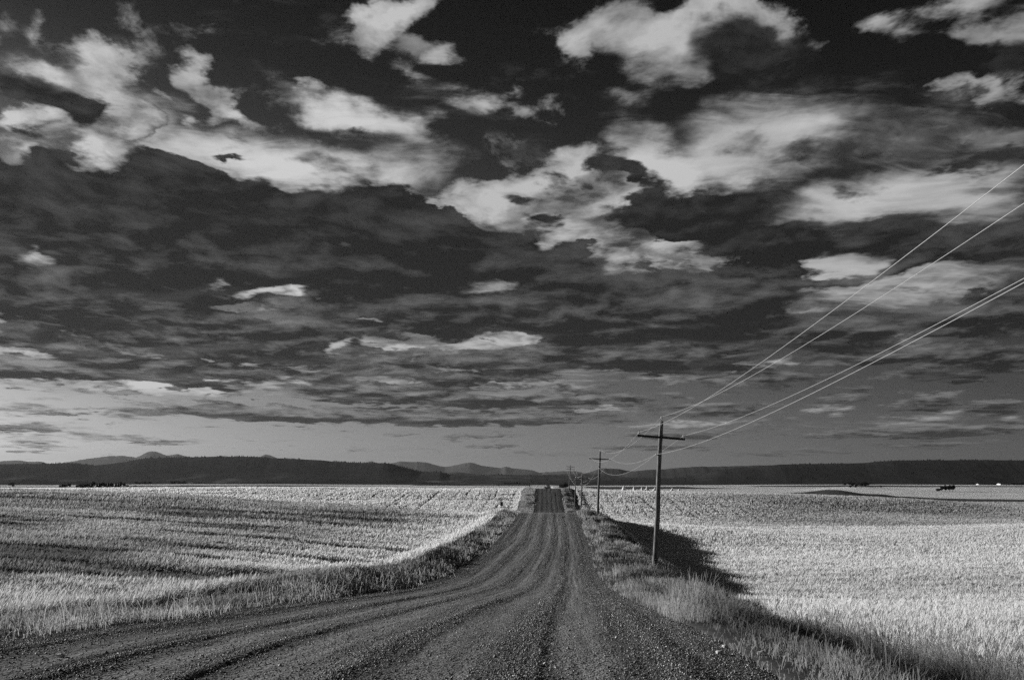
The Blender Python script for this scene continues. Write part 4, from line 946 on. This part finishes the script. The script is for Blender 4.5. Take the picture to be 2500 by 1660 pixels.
def shed(px, row, Y, w, d, h, label, name='farm_shed'):
    x = (px - CX) / F * Y; gz = float(ground_z(x, Y)); zt = EYE + (HY - row) / F * Y; gz = min(gz, zt - h * 1.45)
    root = empty(name, (x, Y, gz), .2); tag(root, label, 'farm building'); hh = zt - gz
    b = MB(); b.box((0, 0, hh * .36), (w / 2, d / 2, hh * .36), None, .02); b.build('wall', M_SHED, root)
    r = MB(); w2, d2 = w / 2 + .4, d / 2 + .4; z0, z1 = hh * .72, hh
    r.add([(-w2, -d2, z0), (w2, -d2, z0), (w2, d2, z0), (-w2, d2, z0), (-w2, 0, z1), (w2, 0, z1)], [(0, 1, 5, 4), (2, 3, 4, 5), (1, 2, 5), (3, 0, 4), (3, 2, 1, 0)]); r.build('roof', M_ROOF, root)
    dd = MB(); dd.box((w * .2, -d / 2 - .03, hh * .26), (min(2.0, w * .2), .05, hh * .26), None, .01); dd.build('door', M_POST, root)
shed(466, 1175, 2500, 12, 9, 7, 'tiny white farmhouse at the foot of the long hill, beside the tall dark tree row', 'farmhouse')
shed(2452, 1179.3, 1850, 34, 12, 5, 'long pale shed along the dark tree row below the darkest hill')
shed(2392, 1180, 1850, 12, 10, 4, 'short pale shed among the trees below the darkest hill')

# ------------------------------------------------------------------ hills and mountains
def ridge(pts, D, depth, mat, foot=-9.0, seed=1, spike=0.0, step=2.0, rough=1.0, carve=1.0, x_range=(-900, 3400), label=None):
    px = np.arange(x_range[0], x_range[1], step); kx = [p[0] for p in pts]; ky = [p[1] for p in pts]
    row = .5 * pchip(kx, ky, px) + .5 * np.interp(px, kx, ky); row = row + (fbm(px / 18, px * 0, seed, 4) - .5) * 2.2 * rough
    edge = np.maximum(np.maximum(kx[0] - px, px - kx[-1]), 0); row = row + (fbm(px / 160, px * 0 + 3, seed + 9, 3) - .5) * np.clip(edge / 10, 0, 26)
    X = (px - CX) / F * D; Zc = EYE + (HY - row) / F * D
    sp = 0
    if spike: sp = spike * (rng.random(len(px)) ** 2.2) * (fbm(px / 40, px * 0, seed + 4, 2) > .40)
    ts = np.concatenate([np.linspace(-1, -.012, 22), [-.006, 0.0, .006], np.linspace(.06, 1, 10)])
    V = []
    for t in ts:
        a = 1 - abs(t); prf = a * a * (3 - 2 * a) if t < 0 else a
        gul = (fbm(X / (depth * .35) + t * .8, t * 1.6 + X * 0, seed + 2, 4) - .5)
        y = D + t * depth + gul * depth * .22 * carve * (1 - a) * (t < 0)
        z = (foot + EYE) + (Zc - foot - EYE) * prf * (1 + .35 * carve * gul * (1 - prf)) - .0
        if t == 0: z = z + sp
        V.append(np.stack([X * (1 + t * depth / D * .9), np.broadcast_to(y, X.shape), z], -1))
    V = np.array(V); nr, nc = V.shape[:2]; i = np.arange(nr - 1)[:, None] * nc + np.arange(nc - 1)[None, :]
    q = np.stack([i, i + 1, i + nc + 1, i + nc], -1).reshape(-1, 4)
    o = mesh_np('hills', V.reshape(-1, 3), [q], mat, smooth=True); tag(o, kind='structure'); return o
H_FOREST = mat_hill('forest_on_hills', .045, .05, .012, .10)
H_DARK = mat_hill('dark_forest_on_hills', .035, .03, .014)
H_MID = mat_hill('wooded_ridge', .06, .04, .006)
H_FAR = mat_hill('bare_mountain', .09, .03, .002)
ridge([(0,1133),(121,1132),(178,1131),(231,1136),(296,1129),(365,1119),(445,1117),(533,1115),(600,1115),(700,1120),(778,1123),(843,1129),(941,1131),(1000,1144),(1030,1152),(1074,1152.5),(1101,1159),(1193,1160.5),(1225,1158.5),(1300,1161),(1420,1163),(1600,1166),(1800,1172)], 5200, 1700, H_FOREST, seed=21, spike=13, step=1.0, rough=.5)
ridge([(1300,1178),(1500,1174),(1640,1168),(1700,1163),(1749,1149),(1800,1144),(1850,1140),(1900,1134),(2027,1132),(2103,1130),(2174,1125),(2255,1123.6),(2380,1123),(2500,1124)], 3300, 1000, H_DARK, seed=25, spike=7, step=1.0, rough=.4)
ridge([(1200,1164),(1290,1160),(1380,1157),(1446,1157),(1509,1158),(1548,1150),(1580,1147),(1618,1145),(1675,1140),(1774,1138),(1850,1136),(2000,1133),(2500,1130)], 6500, 1800, H_MID, seed=29, step=2)
ridge([(1330,1160),(1424,1156),(1446,1151),(1469,1143.5),(1500,1144),(1541,1150),(1600,1156),(1700,1160)], 9500, 2200, H_MID, seed=33, step=2)
ridge([(0,1125.5),(50,1124),(71,1127),(95,1126),(121,1132),(140,1134),(154,1130),(231,1117.6),(296,1112),(332,1117),(362,1104),(373,1101),(381,1102),(409,1112),(436,1109),(459,1114.6),(520,1120),(600,1122),(634,1116),(649,1108.7),(682,1119.6),(760,1128),(890,1130),(905,1126),(925,1130),(953,1131),(979,1126.7),(1012,1128),(1021,1126.7),(1039,1128.7),(1086,1139),(1125,1133),(1148,1128.7),(1181,1137),(1222,1141.5),(1234,1138.5),(1252,1143),(1300,1147),(1317,1153),(1348,1151),(1397,1149.5),(1424,1153.6),(1500,1158),(1700,1164),(2500,1164)], 21000, 5000, H_FAR, seed=37, step=2, rough=1.1, carve=.2)

# ------------------------------------------------------------------ air
def build_haze():
    b = MB(); b.box((0, 13500, 470), (26000, 15000, 500), None, 0.0)
    x0, x1, y0, y1, z0, z1 = -26000, 26000, -1200, 28500, -20, 1000
    V = [(x, y, z) for z in (z0, z1) for y in (y0, y1) for x in (x0, x1)]
    Fq = [(0, 2, 3, 1), (4, 5, 7, 6), (0, 1, 5, 4), (2, 6, 7, 3), (0, 4, 6, 2), (1, 3, 7, 5)]
    m = bpy.data.materials.new('thin_haze'); m.use_nodes = True; t = m.node_tree; t.nodes.clear()
    o_ = t.nodes.new('ShaderNodeOutputMaterial'); v = t.nodes.new('ShaderNodeVolumePrincipled')
    v.inputs['Color'].default_value = (HAZE_C,) * 3 + (1,); v.inputs['Density'].default_value = HAZE_D; v.inputs['Anisotropy'].default_value = HAZE_G
    t.links.new(v.outputs[0], o_.inputs['Volume'])
    me = bpy.data.meshes.new('haze'); me.from_pydata(V, [], Fq); me.materials.append(m)
    o = bpy.data.objects.new('haze', me); C.objects.link(o); tag(o, 'thin pale haze that greys the far mountains', 'haze', kind='stuff')
HAZE_C, HAZE_D, HAZE_G = .18, 3.0e-5, .22
build_haze()

# ------------------------------------------------------------------ light and camera
build_sky(SUN_EL, SUN_AZ)
sun = bpy.data.lights.new('sun', 'SUN'); sun.energy = 5.0; sun.angle = math.radians(.5); sun.color = (1.0, .995, .985)
so = bpy.data.objects.new('sun', sun); C.objects.link(so)
sd = np.array((math.sin(SUN_AZ) * math.cos(SUN_EL), math.cos(SUN_AZ) * math.cos(SUN_EL), math.sin(SUN_EL)))
from mathutils import Vector
so.rotation_euler = Vector(sd).to_track_quat('Z', 'Y').to_euler()
cam = bpy.data.cameras.new('camera'); co = bpy.data.objects.new('camera', cam); C.objects.link(co)
co.location = (0, 0, EYE); co.rotation_euler = (math.pi / 2, 0, 0)
cam.sensor_width = 36; cam.lens = 36 * F / 2500; cam.shift_y = (HY - 830) / 2500; cam.clip_start = .1; cam.clip_end = 90000
sc = bpy.context.scene; sc.camera = co
sc.view_settings.view_transform = 'Standard'; sc.view_settings.look = 'None'; sc.view_settings.exposure = EXPO; sc.view_settings.gamma = 1
sc.render.engine = 'CYCLES'; cy = sc.cycles
cy.max_bounces = 4; cy.diffuse_bounces = 2; cy.glossy_bounces = 2; cy.transmission_bounces = 3; cy.volume_bounces = 0; cy.transparent_max_bounces = 8
cy.use_adaptive_sampling = True; cy.adaptive_threshold = .012; cy.adaptive_min_samples = 24
cy.use_denoising = False
